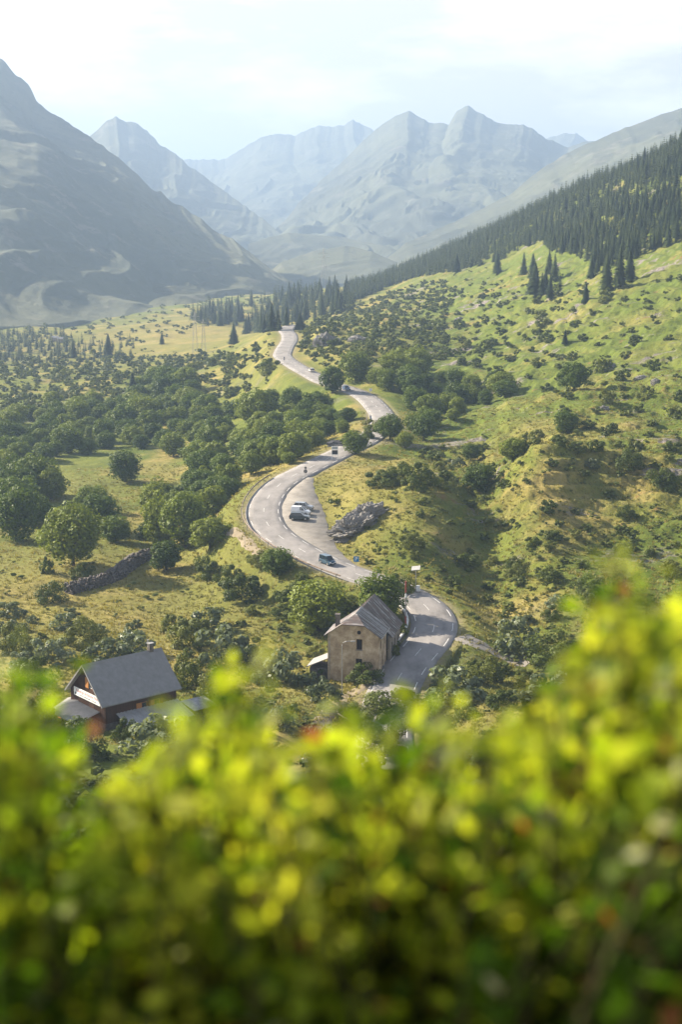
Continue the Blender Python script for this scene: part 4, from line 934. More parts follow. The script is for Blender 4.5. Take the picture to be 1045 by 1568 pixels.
def old_house():
    W, HE, RH = 7.9, 7.35, 2.75; XH = 1.8; HH = 2.75*(1-XH/3.95); L1, L2 = 5.6, 8.6
    root = tag(empty('stone_house', tuple(HOUSE), HOUSE_RZ), 'derelict plastered stone house with a patched rusty sheet roof beside the road bend', 'house')
    B = local(root); hw = W/2
    # local axes: x right along the facade, y back along the ridge
    fr = Top([(0, HE), (W/2-XH, HE+HH), (W/2+XH, HE+HH), (W, HE)])
    holes = [(4.35, 5.35, 1.9, 3.7), (4.45, 5.35, 5.1, 6.75), (4.62, 5.1, 7.55, 8.05)]
    f = MB(); wall_with_holes(f, (-hw, 0, 0), (1, 0, 0), W, -3, fr, holes)
    wall = B('wall', f, M['plaster'])
    s = MB(); holes_r = [(.9, 1.75, 4.9, 6.3), (3.7, 4.5, 4.9, 6.3), (2.3, 3.3, .2, 3.0), (4.4, 5.0, 1.6, 3.0)]
    wall_with_holes(s, (hw, .36, 0), (0, 1, 0), L1, -3, lambda u: HE, holes_r); B('wall', s, M['plaster'])
    wall_with_holes(s2 := MB(), (-hw, L1+.36, 0), (0, -1, 0), L1, -3, lambda u: HE, [(1.2, 2.0, 4.9, 6.3)]); B('wall', s2, M['plaster'])
    H2 = HE-1.55
    s3 = MB(); wall_with_holes(s3, (hw+.55, L1+.36, 0), (0, 1, 0), L2, -3, lambda u: H2, [(1.2, 2.1, 2.6, 4.4), (3.7, 4.6, 2.6, 4.4), (6.3, 7.2, 2.6, 4.4)]); B('wall', s3, M['plaster2'])
    s4 = MB(); wall_with_holes(s4, (-hw-.2, L1+L2+.36, 0), (0, -1, 0), L2, -3, lambda u: H2, []); B('wall', s4, M['plaster2'])
    rt = Top([(0, H2), ((W+.75)/2, HE+RH-.3), (W+.75, H2)])
    s5 = MB(); wall_with_holes(s5, (hw+.55, L1+L2+.37, 0), (-1, 0, 0), W+.75, -3, rt, []); B('wall', s5, M['plaster2'])
    # roofs, corrugated sheets with overhang
    ze = HE; ov = .45; sl_ = RH/hw; zr = HE+RH+.12; set_ = 2.2
    def sheet(quad, name, m, parent=None, rib=.42, t=.07):
        """quad: eave-front, eave-back, ridge-back, ridge-front"""
        a, b, c, d = [Vector(p) for p in quad]; mb = MB(); mb.slab([a, b, c, d], (0, 0, -t))
        n = max(2, int((b-a).length/rib)); up = Vector((0, 0, .035))
        for k in range(n+1):
            f_ = k/n; p = a.lerp(b, f_)+up; q = d.lerp(c, f_)+up; e = (b-a).normalized()*.035
            mb.slab([p-e, p+e, q+e, q-e], (0, 0, -.045))
        return mb.build(name, m, parent or root)
    eav = ze-sl_*ov+.12
    xh = XH; zh = HE+HH+.12
    rf = MB()
    for sgn in (1, -1):
        e0 = (sgn*(hw+ov), -.35, eav); e1 = (sgn*(hw+ov), L1+.5, eav); r1 = (0, L1+.5, zr); r0 = (0, set_, zr); hh = (sgn*xh, -.35, zh)
        rf.slab([e0, e1, r1, r0, hh] if sgn > 0 else [hh, r0, r1, e1, e0], (0, 0, -.07))
    rf.slab([(-xh, -.35, zh), (xh, -.35, zh), (0, set_, zr)], (0, 0, -.07))
    roof = B('roof', rf, M['rust'])
    # loose pale sheets with gaps in the right slope
    for k in range(15):
        y = .2+k*.36
        if k in (4, 9): continue
        xt = .15 if y > set_ else xh*(1-(y+.35)/(set_+.35))+.1
        m_ = M['zinc'] if k % 2 == 0 or k in (5, 11) else M['rust']
        mb = MB(); zt = lambda x: zr-sl_*x+.06
        xb = hw+ov-.05-(.5 if k in (3, 7) else 0)
        mb.slab([(xb, y, zt(xb)), (xb, y+.22, zt(xb)), (xt, y+.22, zt(xt)), (xt, y, zt(xt))], (0, 0, -.04)); mb.build('roof_sheet', m_, roof)
    B('ridge_cap', MB().slab([(.22, set_, zr-.12), (.22, L1+.55, zr-.12), (0, L1+.55, zr+.1), (0, set_, zr+.1)], (0, 0, -.05)).slab([(-.22, L1+.55, zr-.12), (-.22, set_, zr-.12), (0, set_, zr+.1), (0, L1+.55, zr+.1)], (0, 0, -.05)), M['zinc'], roof)
    zr2 = zr-.25; cx2 = .18
    for sgn in (1, -1):
        xo = (hw+.55+.4) if sgn > 0 else -(hw+.2+.4); ztop = zr2+.1; zb = H2-.25
        sheet([(xo, L1+.55, zb), (xo, L1+L2+.8, zb), (cx2, L1+L2+.8, ztop), (cx2, L1+.55, ztop)] if sgn > 0 else [(xo, L1+L2+.8, zb), (xo, L1+.55, zb), (cx2, L1+.55, ztop), (cx2, L1+L2+.8, ztop)], 'roof', M['rust'])
    for sg in (1, -1): B('gutter', MB().tube([(sg*(hw+ov+.05), -.3, eav-.08), (sg*(hw+ov+.05), L1+.5, eav-.08)], .07, 6), M['steel'])
    B('downpipe', MB().tube([(-hw+.3, -.08, ze-.2), (-hw+.3, -.08, -.5)], .05, 6), M['steel'])
    B('chimney', MB().box(-hw+.9, -hw+1.5, 1.2, 1.9, HE+.4, HE+2.6).box(-hw+.82, -hw+1.58, 1.12, 1.98, HE+2.6, HE+2.75), M['stone'])
    # windows: frames, panes, shutters
    def window(u0, u1, v0, v1, side='f', white=False, shut=False):
        mb = MB(); t = .09
        if side == 'f':
            g = lambda a, b, c, d, y0, y1: mb.box(-hw+a, -hw+b, y0, y1, c, d)
        else:
            xw = hw if side == 'r' else hw+.55; yb = .36 if side == 'r' else L1+.36
            g = lambda a, b, c, d, y0, y1: mb.box(xw-y1, xw-y0, yb+a, yb+b, c, d)
        g(u0, u1, v1-t, v1, .16, .24); g(u0, u1, v0, v0+t, .14, .26); g(u0, u0+t, v0+t, v1-t, .16, .24); g(u1-t, u1, v0+t, v1-t, .16, .24); g((u0+u1)/2-.03, (u0+u1)/2+.03, v0+t, v1-t, .17, .23)
        w_ = mb.build('window', M['darkwood'], root); mb = MB()
        if side == 'f': mb.box(-hw+u0, -hw+u1, .28, .3, v0, v1)
        else: mb.box(xw-.3, xw-.28, yb+u0, yb+u1, v0, v1)
        mb.build('pane', M['hole'], w_)  # solid sheet; the dark room behind is painted as its colour
        if white: MB().box(-hw+u0+.15, -hw+u1-.1, .02, .05, v0+.1, v0+.75).build('board', M['white'], w_)
    window(4.35, 5.35, 1.9, 3.7, white=True); window(4.45, 5.35, 5.1, 6.75)
    o = MB(); n = 16; o.add([(-hw+4.86+.3*math.cos(k*6.283/n), -.02+y, 7.8+.3*math.sin(k*6.283/n)) for y in (0, .08) for k in range(n)], [tuple(range(n))]+[(k, k+n, (k+1) % n+n, (k+1) % n) for k in range(n)]); o.build('round_shade_disc', M['hole'], root)  # solid disc on the wall, coloured near-black for the shade of an opening
    for h in ((.9, 1.75, 4.9, 6.3), (3.7, 4.5, 4.9, 6.3), (4.4, 5.0, 1.6, 3.0)): window(*h, side='r')
    for h in ((1.2, 2.1, 2.6, 4.4), (3.7, 4.6, 2.6, 4.4), (6.3, 7.2, 2.6, 4.4)): window(*h, side='b')
    d = MB(); d.box(hw-.25, hw-.18, .36+2.3, .36+3.3, .1, 3.0); d.build('door', M['darkwood'], root)
    B('sill', MB().box(-hw+4.25, -hw+5.45, -.1, .1, 1.78, 1.9), M['plaster2']); B('sill', MB().box(-hw+4.35, -hw+5.45, -.1, .1, 4.98, 5.1), M['plaster2'])
    # lean-to on the left
    lt = MB(); lt.box(-hw-3.0, -hw-.02, .6, 4.2, -3, 1.6); B('lean_to', lt, M['stone'])
    lr = MB().slab([(-hw-3.4, .2, 1.75), (-hw, .2, 3.3), (-hw, 4.5, 3.3), (-hw-3.4, 4.5, 1.75)], (0, 0, .12)); B('lean_to_roof', lr, M['corr'])
old_house()

# ------------------------------------------------------------------ wooden chalet
M['slate'] = noise_mat('grey_roofing', [(.20, .195, .195), (.255, .25, .25)], 1.2, rough=.75, detail=8, bump=.01, bscale=12)
def text(body, size, m, parent, loc, rot, ext=.004, align='CENTER', sx=1):
    c = bpy.data.curves.new('lettering', 'FONT'); c.body = body; c.size = size; c.extrude = ext; c.align_x = align; c.align_y = 'CENTER'; c.materials.append(m)
    t_ = bpy.data.objects.new('lettering', c); C.objects.link(t_); bpy.context.view_layer.update()
    me = bpy.data.meshes.new_from_object(t_.evaluated_get(bpy.context.evaluated_depsgraph_get())); bpy.data.objects.remove(t_)
    o = bpy.data.objects.new('lettering', me); C.objects.link(o); o.parent = parent; o.location = loc; o.rotation_euler = rot; o.scale = (sx, 1, 1); return o
def corrugated(mb, a, b, c, d, rib=.3, t=.05):
    """a-b lower edge, d-c upper edge: ribbed sheet"""
    a, b, c, d = map(Vector, (a, b, c, d)); n = max(4, int((b-a).length/rib)); nn = (b-a).cross(d-a).normalized()
    if nn.z < 0: nn = -nn
    for k in range(n):
        f0, f1, fm = k/n, (k+1)/n, (k+.5)/n; p = a.lerp(b, f0); q = a.lerp(b, f1); r = d.lerp(c, f1); s = d.lerp(c, f0); pm = a.lerp(b, fm)+nn*.09; sm = d.lerp(c, fm)+nn*.09
        mb.poly([p, pm, sm, s]); mb.poly([pm, q, r, sm]); mb.poly([s-nn*t, sm-nn*t, pm-nn*t, p-nn*t]); mb.poly([sm-nn*t, r-nn*t, q-nn*t, pm-nn*t])
def chalet():
    root = tag(empty('wooden_chalet', tuple(CHAL), CHAL_RZ), 'dark timber chalet inn with a steep grey roof and a long white sign board', 'chalet')
    W, L_, HE, RH = 9.2, 11.2, 3.7, 4.3; hw = W/2; y0 = -L_/2
    B = local(root)
    g = Top([(0, HE), (hw, HE+RH), (W, HE)])
    f = MB(); wall_with_holes(f, (-hw, y0, 0), (1, 0, 0), W, .9, g, [(5.1, 5.9, 4.9, 6.2)], .25)
    for k in range(1, 31):                                             # vertical planks
        u = k*W/31; f.box(-hw+u-.02, -hw+u+.02, y0-.03, y0, .9, g(u)-.05) if not 5.0 < u < 6.0 else None
    B('wall', f, M['darkwood'])
    b_ = MB(); wall_with_holes(b_, (hw, -y0, 0), (-1, 0, 0), W, .9, g, [], .25); B('wall', b_, M['darkwood'])
    s = MB(); wall_with_holes(s, (hw, y0, 0), (0, 1, 0), L_, .9, lambda u: HE, [(5.6, 6.5, 1.4, 2.7), (7.6, 8.5, 1.4, 2.7)], .25); B('wall', s, M['darkwood'])
    s = MB(); wall_with_holes(s, (-hw, -y0, 0), (0, -1, 0), L_, .9, lambda u: HE, [], .25); B('wall', s, M['darkwood'])
    B('foundation', MB().box(-hw-.05, hw+.05, y0-.05, -y0+.05, -2, .9), M['stone'])
    sl_ = RH/hw; ov = .35; zr = HE+RH+.15; xe = hw+ov; ze = zr-sl_*xe
    rf = MB()
    rf.slab([(xe, y0-.7, ze), (xe, -y0+.7, ze), (0, -y0+.7, zr), (0, y0-.7, zr)], (0, 0, -.16)); rf.slab([(-xe, -y0+.7, ze), (-xe, y0-.7, ze), (0, y0-.7, zr), (0, -y0+.7, zr)], (0, 0, -.16))
    roof = B('roof', rf, M['slate'])
    B('ridge_cap', MB().slab([(.25, y0-.72, zr-.2), (.25, -y0+.72, zr-.2), (0, -y0+.72, zr+.07), (0, y0-.72, zr+.07)], (0, 0, -.04)).slab([(-.25, -y0+.72, zr-.2), (-.25, y0-.72, zr-.2), (0, y0-.72, zr+.07), (0, -y0+.72, zr+.07)], (0, 0, -.04)), M['slate'], roof)
    B('barge_board', MB().slab([(-xe, y0-.75, ze-.25), (0, y0-.75, zr-.25), (0, y0-.75, zr+.04), (-xe, y0-.75, ze+.04)], (0, .045, 0)).slab([(0, y0-.75, zr-.25), (xe, y0-.75, ze-.25), (xe, y0-.75, ze+.04), (0, y0-.75, zr+.04)], (0, .045, 0)), M['slate'], roof)
    ch = B('chimney', MB().box(-.35, .25, -y0-1.4, -y0-.75, zr-.8, zr+.8), M['stone'], roof)
    mb = MB().box(-.45, .35, -y0-1.5, -y0-.65, zr+.97, zr+1.05)
    for a_ in (-.33, .15):
        for c_ in (-y0-1.38, -y0-.85): mb.box(a_, a_+.08, c_, c_+.08, zr+.8, zr+.97)
    mb.build('chimney_cap', M['zinc'], root); MB().tube([(-.75, -y0-1.0, zr-.3), (-.75, -y0-1.0, zr+1.35)], .11, 8).build('flue', M['steel'], root)
    def win(u0, u1, v0, v1, side):
        mb = MB(); pn = MB(); t = .08
        if side == 'f': g_ = lambda M_, a, b, c, d, p, q: M_.box(-hw+a, -hw+b, y0+p, y0+q, c, d)
        else: g_ = lambda M_, a, b, c, d, p, q: M_.box(hw-q, hw-p, y0+a, y0+b, c, d)
        g_(mb, u0, u1, v1-t, v1, .05, .15); g_(mb, u0, u1, v0, v0+t, .05, .15); g_(mb, u0, u0+t, v0+t, v1-t, .05, .15); g_(mb, u1-t, u1, v0+t, v1-t, .05, .15)
        w_ = mb.build('window', M['white'] if side == 'f' else M['amber'], root); g_(pn, u0+t, u1-t, v0+t, v1-t, .09, .12); pn.build('pane', M['glass'], w_)
        sh = M['amber']
        a_ = MB(); g_(a_, u0-.86, u0-.04, v0-.05, v1+.05, -.1, -.035); a_.build('shutter', sh, root)
        a_ = MB(); g_(a_, u1+.04, u1+.5, v0-.05, v1+.05, -.1, -.035); a_.build('shutter', M['redwood'], root)
    win(5.1, 5.9, 4.9, 6.2, 'f'); win(5.6, 6.5, 1.4, 2.7, 's'); win(7.6, 8.5, 1.4, 2.7, 's')
    # sign board with its lettering
    sb = MB().box(-3.3, 3.55, y0-.22, y0-.15, 3.15, 4.3).build('sign_board', M['white'], root)
    red = mat('faded_red_lettering', .7, (.42, .10, .10)); drk = mat('dark_lettering', .7, (.04, .05, .05))
    text('Auberge de Bonne Nuit', .62, red, sb, (.2, y0-.224, 3.93), (math.pi/2, 0, 0), sx=.98)
    text('Cuisine traditionnelle - Terrasse', .32, drk, sb, (.35, y0-.224, 3.42), (math.pi/2, 0, 0), sx=1.1)
    MB().slab([(-3.1, y0-.223, 3.28), (-2.6, y0-.223, 3.28), (-2.7, y0-.223, 3.5), (-2.85, y0-.223, 3.72), (-3.0, y0-.223, 3.5)], (0, -.006, 0)).build('emblem', drk, sb)
    # lower annex roof along the right side
    MB().box(hw+.02, hw+3.3, y0+2.2, -y0-.4, -2, 1.0).build('annex', M['darkwood'], root)
    mb = MB(); corrugated(mb, (hw+4.2, y0+1.6, .75), (hw+4.2, -y0+.2, .75), (hw+.0, -y0+.2, 2.0), (hw+.0, y0+1.6, 2.0), .5); mb.build('annex_roof', M['corr'], root)
    mb = MB().slab([(hw+.2, -y0+.5, 1.6), (hw+3.6, -y0+.5, 1.1), (hw+3.6, -y0+4.4, 1.1), (hw+.2, -y0+4.4, 1.6)], (0, 0, .06)); mb.build('awning', M['zinc'], root)
    # hipped terrace canopy in front of the gable
    yA = y0-.2; yB = y0-3.9; zt, zb = 2.35, 1.35
    mb = MB(); corrugated(mb, (-hw+.8, yB, zb), (hw-1.2, yB, zb), (hw-1.2, yA, zt), (-hw+2.4, yA, zt)); corrugated(mb, (-hw-2.6, yA+1.2, zb), (-hw+.8, yB, zb), (-hw+2.4, yA, zt), (-hw+.2, yA+1.2, zt)); 
    can = mb.build('terrace_canopy', M['corr'], root)
    for x, y in ((-hw+1.0, yB+.2), (-.5, yB+.2), (hw-1.5, yB+.2), (-hw-1.8, yA+.6)): MB().box(x-.07, x+.07, y-.07, y+.07, -.6, zb).build('post', M['darkwood'], root)
    B('terrace', MB().box(-hw-2.4, hw-1, yB+.1, y0-.06, -2, -.15), M['amber'])
    return root
chalet()
def chal_pt(x, y, z):
    c, s = math.cos(CHAL_RZ), math.sin(CHAL_RZ); return (CHAL[0]+x*c-y*s, CHAL[1]+x*s+y*c, CHAL[2]+z)
def table(loc, rz, label):
    r = tag(empty('picnic_table', loc, rz), label, 'table', None)
    MB().box(-.9, .9, -.38, .38, .70, .75).build('tabletop', M['amber'], r)
    for y in (-.75, .75): MB().box(-.9, .9, y-.13, y+.13, .42, .46).build('bench', M['amber'], r)
    for x in (-.6, .6):
        MB().slab([(x, -.7, 0), (x+.08, -.7, 0), (x+.08, -.28, .7), (x, -.28, .7)], (0, .09, 0)).slab([(x, .62, 0), (x+.08, .62, 0), (x+.08, .2, .7), (x, .2, .7)], (0, .09, 0)).box(x+.01, x+.07, -.8, .8, .36, .42).build('leg', M['darkwood'], r)
table(chal_pt(-3.6, -7.4, -.15), CHAL_RZ+.1, 'picnic table at the outer end of the chalet terrace under the canopy')
table(chal_pt(.6, -7.3, -.15), CHAL_RZ-.05, 'picnic table in the middle of the chalet terrace under the canopy')

# ------------------------------------------------------------------ vehicles
def paint(name, col, rough=.25):
    m = mat(name, rough, col, .5); m.node_tree.nodes['Principled BSDF'].inputs['Coat Weight'].default_value = .6; return m
CARM = dict(blue=paint('blue_car_paint', (.004, .042, .075)), white=paint('white_car_paint', (.72, .73, .74)), dark=paint('dark_green_car_paint', (.012, .028, .036)), silver=paint('silver_car_paint', (.20, .22, .25)), navy=paint('navy_car_paint', (.02, .06, .16)), cream=paint('pale_car_paint', (.62, .58, .52)))
M['lamp'] = mat('headlight_glass', .1, (.75, .76, .78), .6); M['red'] = mat('tail_light', .2, (.35, .01, .01), .5); M['rim'] = mat('wheel_rim', .35, (.45, .45, .46), .5, .7); M['plate'] = mat('number_plate', .5, (.7, .7, .66))
SHAPES = {  # side profile: body line (x, z) and glasshouse (x, z); x forward
 'ludo': dict(L=4.1, W=1.70, hood=[(-2.05,.45),(-2.05,1.0),(1.15,1.05),(1.75,.92),(2.03,.72),(2.05,.42)], cab=[(-2.0,1.0),(-1.92,1.76),(-1.7,1.82),(.35,1.80),(.62,1.70),(1.22,1.03)], pil=(-2,-.95,.15,1.2)),
 'panel': dict(L=4.3, W=1.76, hood=[(-2.15,.45),(-2.15,1.1),(1.05,1.1),(1.75,.98),(2.12,.75),(2.15,.42)], cab=[(-2.12,1.1),(-2.05,1.80),(-1.8,1.88),(.1,1.86),(.45,1.72),(1.15,1.08)], pil=(-2,-.9,.15,1.1), closed=-.1),
 'suv': dict(L=4.5, W=1.84, hood=[(-2.22,.5),(-2.25,.98),(1.0,1.02),(1.9,.95),(2.2,.78),(2.25,.45)], cab=[(-2.2,.98),(-1.85,1.55),(-1.5,1.66),(.1,1.66),(.4,1.58),(1.1,1.02)], pil=(-1.9,-.85,.1,1.0)),
 'hatch': dict(L=4.1, W=1.74, hood=[(-2.02,.42),(-2.05,.88),(.95,.93),(1.7,.82),(2.0,.62),(2.05,.38)], cab=[(-2.0,.88),(-1.7,1.36),(-1.3,1.48),(.0,1.46),(.3,1.38),(1.05,.92)], pil=(-1.7,-.8,.05,.9)),
}
def loft_side(prof, z0, w0, w1, zt, inset=0):
    """closed side profile given as (x,z) from rear to front; narrowing in width from w0 at z0 to w1 at zt"""
    mb = MB(); L_ = []; R_ = []
    for x, z in prof:
        f = min(max((z-z0)/(zt-z0), 0), 1); wv = w0+(w1-w0)*f
        L_.append((x, wv, z)); R_.append((x, -wv, z))
    n = len(prof); mb.add(L_+R_, [tuple(range(n)), tuple(range(n, 2*n))[::-1]]+[((i+1) % n, i, n+i, n+(i+1) % n) for i in range(n)]); return mb
WT = None
def vehicle(kind, col, px, py, face, label, cat='car', name='parked_car', at=None, group=None):
    S = SHAPES[kind]; hw = S['W']/2; m = CARM[col]
    p = at if at is not None else hit(px, py); root = tag(empty(name, tuple(p), face), label, cat, group)
    hood = S['hood']; Lh = S['L']/2
    prof = [(-Lh+.05, .24)]+hood+[(Lh-.08, .24)]
    loft_side(prof, .2, hw, hw-.03, 1.1).build('body', m, root, bevel=.06)
    cab = S['cab']; zt = max(z for x, z in cab); zb = cab[0][1]
    g = loft_side([(x, z-.02) for x, z in cab], zb, hw-.07, hw-.22, zt); g.build('windows', M['glass'], root, bevel=.03)
    # roof skin and pillars
    top = [(x, z) for x, z in cab if z > zt-.14]; x0, x1 = top[0][0], top[-1][0]
    rf = MB(); rf.slab([(x0-.02, -(hw-.2), zt-.05), (x1+.02, -(hw-.2), zt-.05), (x1+.02, hw-.2, zt-.05), (x0-.02, hw-.2, zt-.05)], (0, 0, .07)); rf.build('roof', m, root, bevel=.03)
    pl = MB()
    def atx(x): return float(np.interp(x, [c[0] for c in cab], [c[1] for c in cab]))
    for xp in S['pil'][1:3]:
        for sg in (1, -1): pl.slab([(xp-.05, sg*(hw-.055), zb-.02), (xp+.05, sg*(hw-.055), zb-.02), (xp+.05, sg*(hw-.205), zt-.03), (xp-.05, sg*(hw-.205), zt-.03)], (0, -sg*.03, 0))
    fr = cab[-2]; bk = cab[-1]
    for sg in (1, -1):
        pl.slab([(bk[0]-.08, sg*(hw-.06), zb), (bk[0]+.04, sg*(hw-.06), zb), (fr[0]+.05, sg*(hw-.19), fr[1]), (fr[0]-.07, sg*(hw-.19), fr[1])], (0, -sg*.04, 0))
        a0, a1 = cab[0], cab[1]; pl.slab([(a0[0]-.02, sg*(hw-.06), zb), (a0[0]+.16, sg*(hw-.06), zb), (a1[0]+.18, sg*(hw-.19), a1[1]), (a1[0]-.02, sg*(hw-.19), a1[1])], (0, -sg*.04, 0))
    pl.build('pillars', m, root)
    if 'closed' in S:
        xc = S['closed']; loft_side([(x, z) for x, z in cab if x < xc]+[(xc, zt-.02), (xc, zb)], zb, hw-.05, hw-.19, zt).build('cargo_side', m, root, bevel=.03)
    wr = .33
    for x in (Lh-.82, -Lh+.78):
        for sg in (1, -1):
            n = 14; mb = MB().tube([(x, sg*(hw-.20), wr), (x, sg*(hw+.015), wr)], wr, n); wh = mb.build('wheel', M['black'], root)
            MB().tube([(x, sg*(hw-.0), wr), (x, sg*(hw+.03), wr)], wr*.6, 10).build('rim', M['rim'], wh)
    for sg in (1, -1):
        MB().box(Lh-.14, Lh+.01, sg*(hw-.3)-.16, sg*(hw-.3)+.16, .62, .78).build('headlight', M['lamp'], root)
        MB().box(-Lh-.01, -Lh+.1, sg*(hw-.14)-.1, sg*(hw-.14)+.1, .7, 1.0).build('tail_light', M['red'], root)
        MB().box(bk[0]-.25, bk[0]-.1, sg*(hw+.08)-.09, sg*(hw+.08)+.09, zb, zb+.15).build('wing_mirror', m, root)
    MB().box(Lh-.05, Lh+.02, -.6, .6, .42, .56).box(Lh-.06, Lh+.015, -.5, .5, .26, .36).build('grille', M['black'], root)
    MB().box(Lh+.02, Lh+.035, -.26, .26, .44, .54).build('number_plate', M['plate'], root)
    MB().box(-Lh-.03, -Lh-.01, -.26, .26, .5, .6).build('number_plate', M['plate'], root)
    root.scale = (.93, .93, .93); return root
def on_road(px, py, off):
    k = nearest_s(px, py); a = math.atan2(tang[k, 1], tang[k, 0]); q = ROAD[k]; return (q[0]+norm[k, 0]*off, q[1]+norm[k, 1]*off, q[2]+.055), a
# traffic keeps to the right: coming towards us it is on the left side of the way up
q, a = on_road(500, 863, 0); v_ = vehicle('ludo', 'blue', 0, 0, a+math.pi, 'blue van-like family car driving towards the old house', 'car', 'driving_car', at=(q[0]-.4, q[1]-.3, q[2])); v_.scale = (.9, .9, .9)
q, a = on_road(466, 570, -1.7); vehicle('hatch', 'cream', 0, 0, a, 'small pale car climbing the distant straight of the road', 'car', 'driving_car', at=q)
q, a = on_road(531, 598, 1.7); vehicle('hatch', 'navy', 0, 0, a+math.pi, 'distant blue car coming down beside the dark roadside tree', 'car', 'driving_car', at=q)
fz = 0
def layz(p): return (p[0], p[1], layc[np.argmin(np.hypot(layc[:, 0]-p[0], layc[:, 1]-p[1])), 2]-.05)
def lpt(px, py):
    r0 = Droad(py); return layz(pt(px, py, r0))
vehicle('suv', 'dark', 0, 0, R(-8), 'dark green off-road car with a pale roof, nearest of the three parked in the lay-by', 'car', 'parked_car', at=lpt(459, 796))
vehicle('panel', 'white', 0, 0, R(-14), 'white panel van parked between the two dark cars in the lay-by', 'van', 'parked_van', at=lpt(461, 788))
vehicle('suv', 'silver', 0, 0, R(-14), 'grey estate car with roof bars, farthest of the three parked in the lay-by', 'car', 'parked_car', at=lpt(465, 780))

# ------------------------------------------------------------------ cyclist
def cyclist(px, py):
    q, a = on_road(px, py, 1.6)
    bi = tag(empty('bicycle', q, a+math.pi), 'bicycle ridden down the far bend of the road', 'bicycle')
    for x in (-.52, .52):
        mb = MB(); mb.tube([(x+.34*math.cos(t*.3491), 0, .34+.34*math.sin(t*.3491)) for t in range(19)], .022, 6, cap=False); mb.build('wheel', M['black'], bi)
    MB().tube([(-.52, 0, .34), (-.1, 0, .32), (-.22, 0, .88)], .02, 6).tube([(-.1, 0, .32), (.38, 0, .82), (-.2, 0, .8)], .02, 6).tube([(.52, 0, .34), (.40, 0, .95)], .02, 6).build('frame', CARM['navy'], bi)
    MB().tube([(.44, -.22, .98), (.42, 0, .98), (.44, .22, .98)], .018, 6).build('handlebar', M['black'], bi); MB().box(-.34, -.08, -.06, .06, .88, .92).build('saddle', M['black'], bi)
    # rider: one continuous skinned body, leaning forward
    J = {'pel': (-.2, 0, .98, .13), 'ch': (.08, 0, 1.34, .15), 'nk': (.18, 0, 1.5, .06), 'hd': (.26, 0, 1.63, .095), 'hd2': (.27, 0, 1.72, .07)}
    for s, n in ((1, 'l'), (-1, 'r')):
        J['sh'+n] = (.1, s*.18, 1.42, .06); J['el'+n] = (.24, s*.22, 1.18, .045); J['ha'+n] = (.43, s*.2, 1.01, .035)
        J['hip'+n] = (-.18, s*.1, .93, .09); J['kn'+n] = (.14, s*.11, .78 if s > 0 else .62, .065); J['an'+n] = (-.02, s*.11, .38 if s > 0 else .24, .04); J['to'+n] = (.12, s*.11, .33 if s > 0 else .18, .035)
    K = list(J); E = [('pel','ch'),('ch','nk'),('nk','hd'),('hd','hd2')]
    for n in 'lr': E += [('ch','sh'+n),('sh'+n,'el'+n),('el'+n,'ha'+n),('pel','hip'+n),('hip'+n,'kn'+n),('kn'+n,'an'+n),('an'+n,'to'+n)]
    me = bpy.data.meshes.new('person'); me.from_pydata([J[k][:3] for k in K], [(K.index(x), K.index(y)) for x, y in E], []); me.materials.append(mat('cycling_clothes', .8, (.05, .06, .09)))
    o = link('person', me, None, q, (0, 0, a+math.pi)); sk = o.modifiers.new('skin', 'SKIN'); 
    for i, k in enumerate(K): me.skin_vertices[0].data[i].radius = (J[k][3], J[k][3])
    me.skin_vertices[0].data[0].use_root = True; o.modifiers.new('sub', 'SUBSURF').levels = 1
    tag(o, 'person in dark clothes riding the bicycle, leaning forward', 'person')
cyclist(440, 553)

# ------------------------------------------------------------------ street furniture and signs
def gpt(px, py, lift=0): p = hit(px, py); return (p[0], p[1], p[2]+lift)
def solar_lamp():
    p = gpt(637, 908); s = math.hypot(p[0], p[1])/FPX
    r = tag(empty('solar_post', p, R(-8)), 'pale post carrying a tilted solar panel with a grey cabinet at its foot', 'solar panel')
    MB().tube([(0, 0, -.3), (0, 0, 4.1)], .07, 8).build('post', M['steel'], r)
    MB().slab([(-.75, -.75, 4.15), (.75, -.75, 4.35), (.75, .65, 4.75), (-.75, .65, 4.55)], (0, 0, .06)).build('panel', noise_mat('solar_panel', [(.30, .30, .29), (.40, .39, .38)], 1), r)
    MB().tube([(0, 0, 4.0), (0, -.1, 4.4)], .05, 6).build('bracket', M['steel'], r)
    MB().box(.1, .75, -.3, .3, .35, 1.35).build('cabinet', M['white'], r, bevel=.03)
    MB().box(-.4, .9, -.45, .45, -.3, .32).build('plinth', M['gravel'], r)
solar_lamp()
def mast():
    k = nearest_s(622, 957); p = pt(621.5, 956, Droad(956)-1); p[2] = float(ground_at(p[0], p[1])); r = tag(empty('roadside_mast', tuple(p), 0), 'tall red and white banded pole with a curved arm standing at the inner roadside', 'pole')
    MB().tube([(0, 0, -.5), (0, 0, 5.9)], .085, 8).build('pole', M['steel'], r)
    redm = noise_mat('faded_red_paint', [(.22, .05, .04), (.32, .09, .07)], 3)
    for a, b in ((0.6, 2.0), (6.0, 7.9)): MB().tube([(0, 0, a), (0, 0, b)], .12, 8).build('red_band', redm, r)
    MB().tube([(0, 0, 5.2), (0, 0, 5.7)], .15, 10).build('collar', M['white'], r)
    MB().tube([(.05, 0, 4.4), (.25, .1, 5.0), (.7, .3, 5.45), (1.4, .5, 5.6), (1.9, .6, 5.6)], .05, 6).build('arm', M['steel'], r)
    MB().box(-.22, .22, -.22, .22, -.6, .35).build('footing', M['stone'], r)
mast()
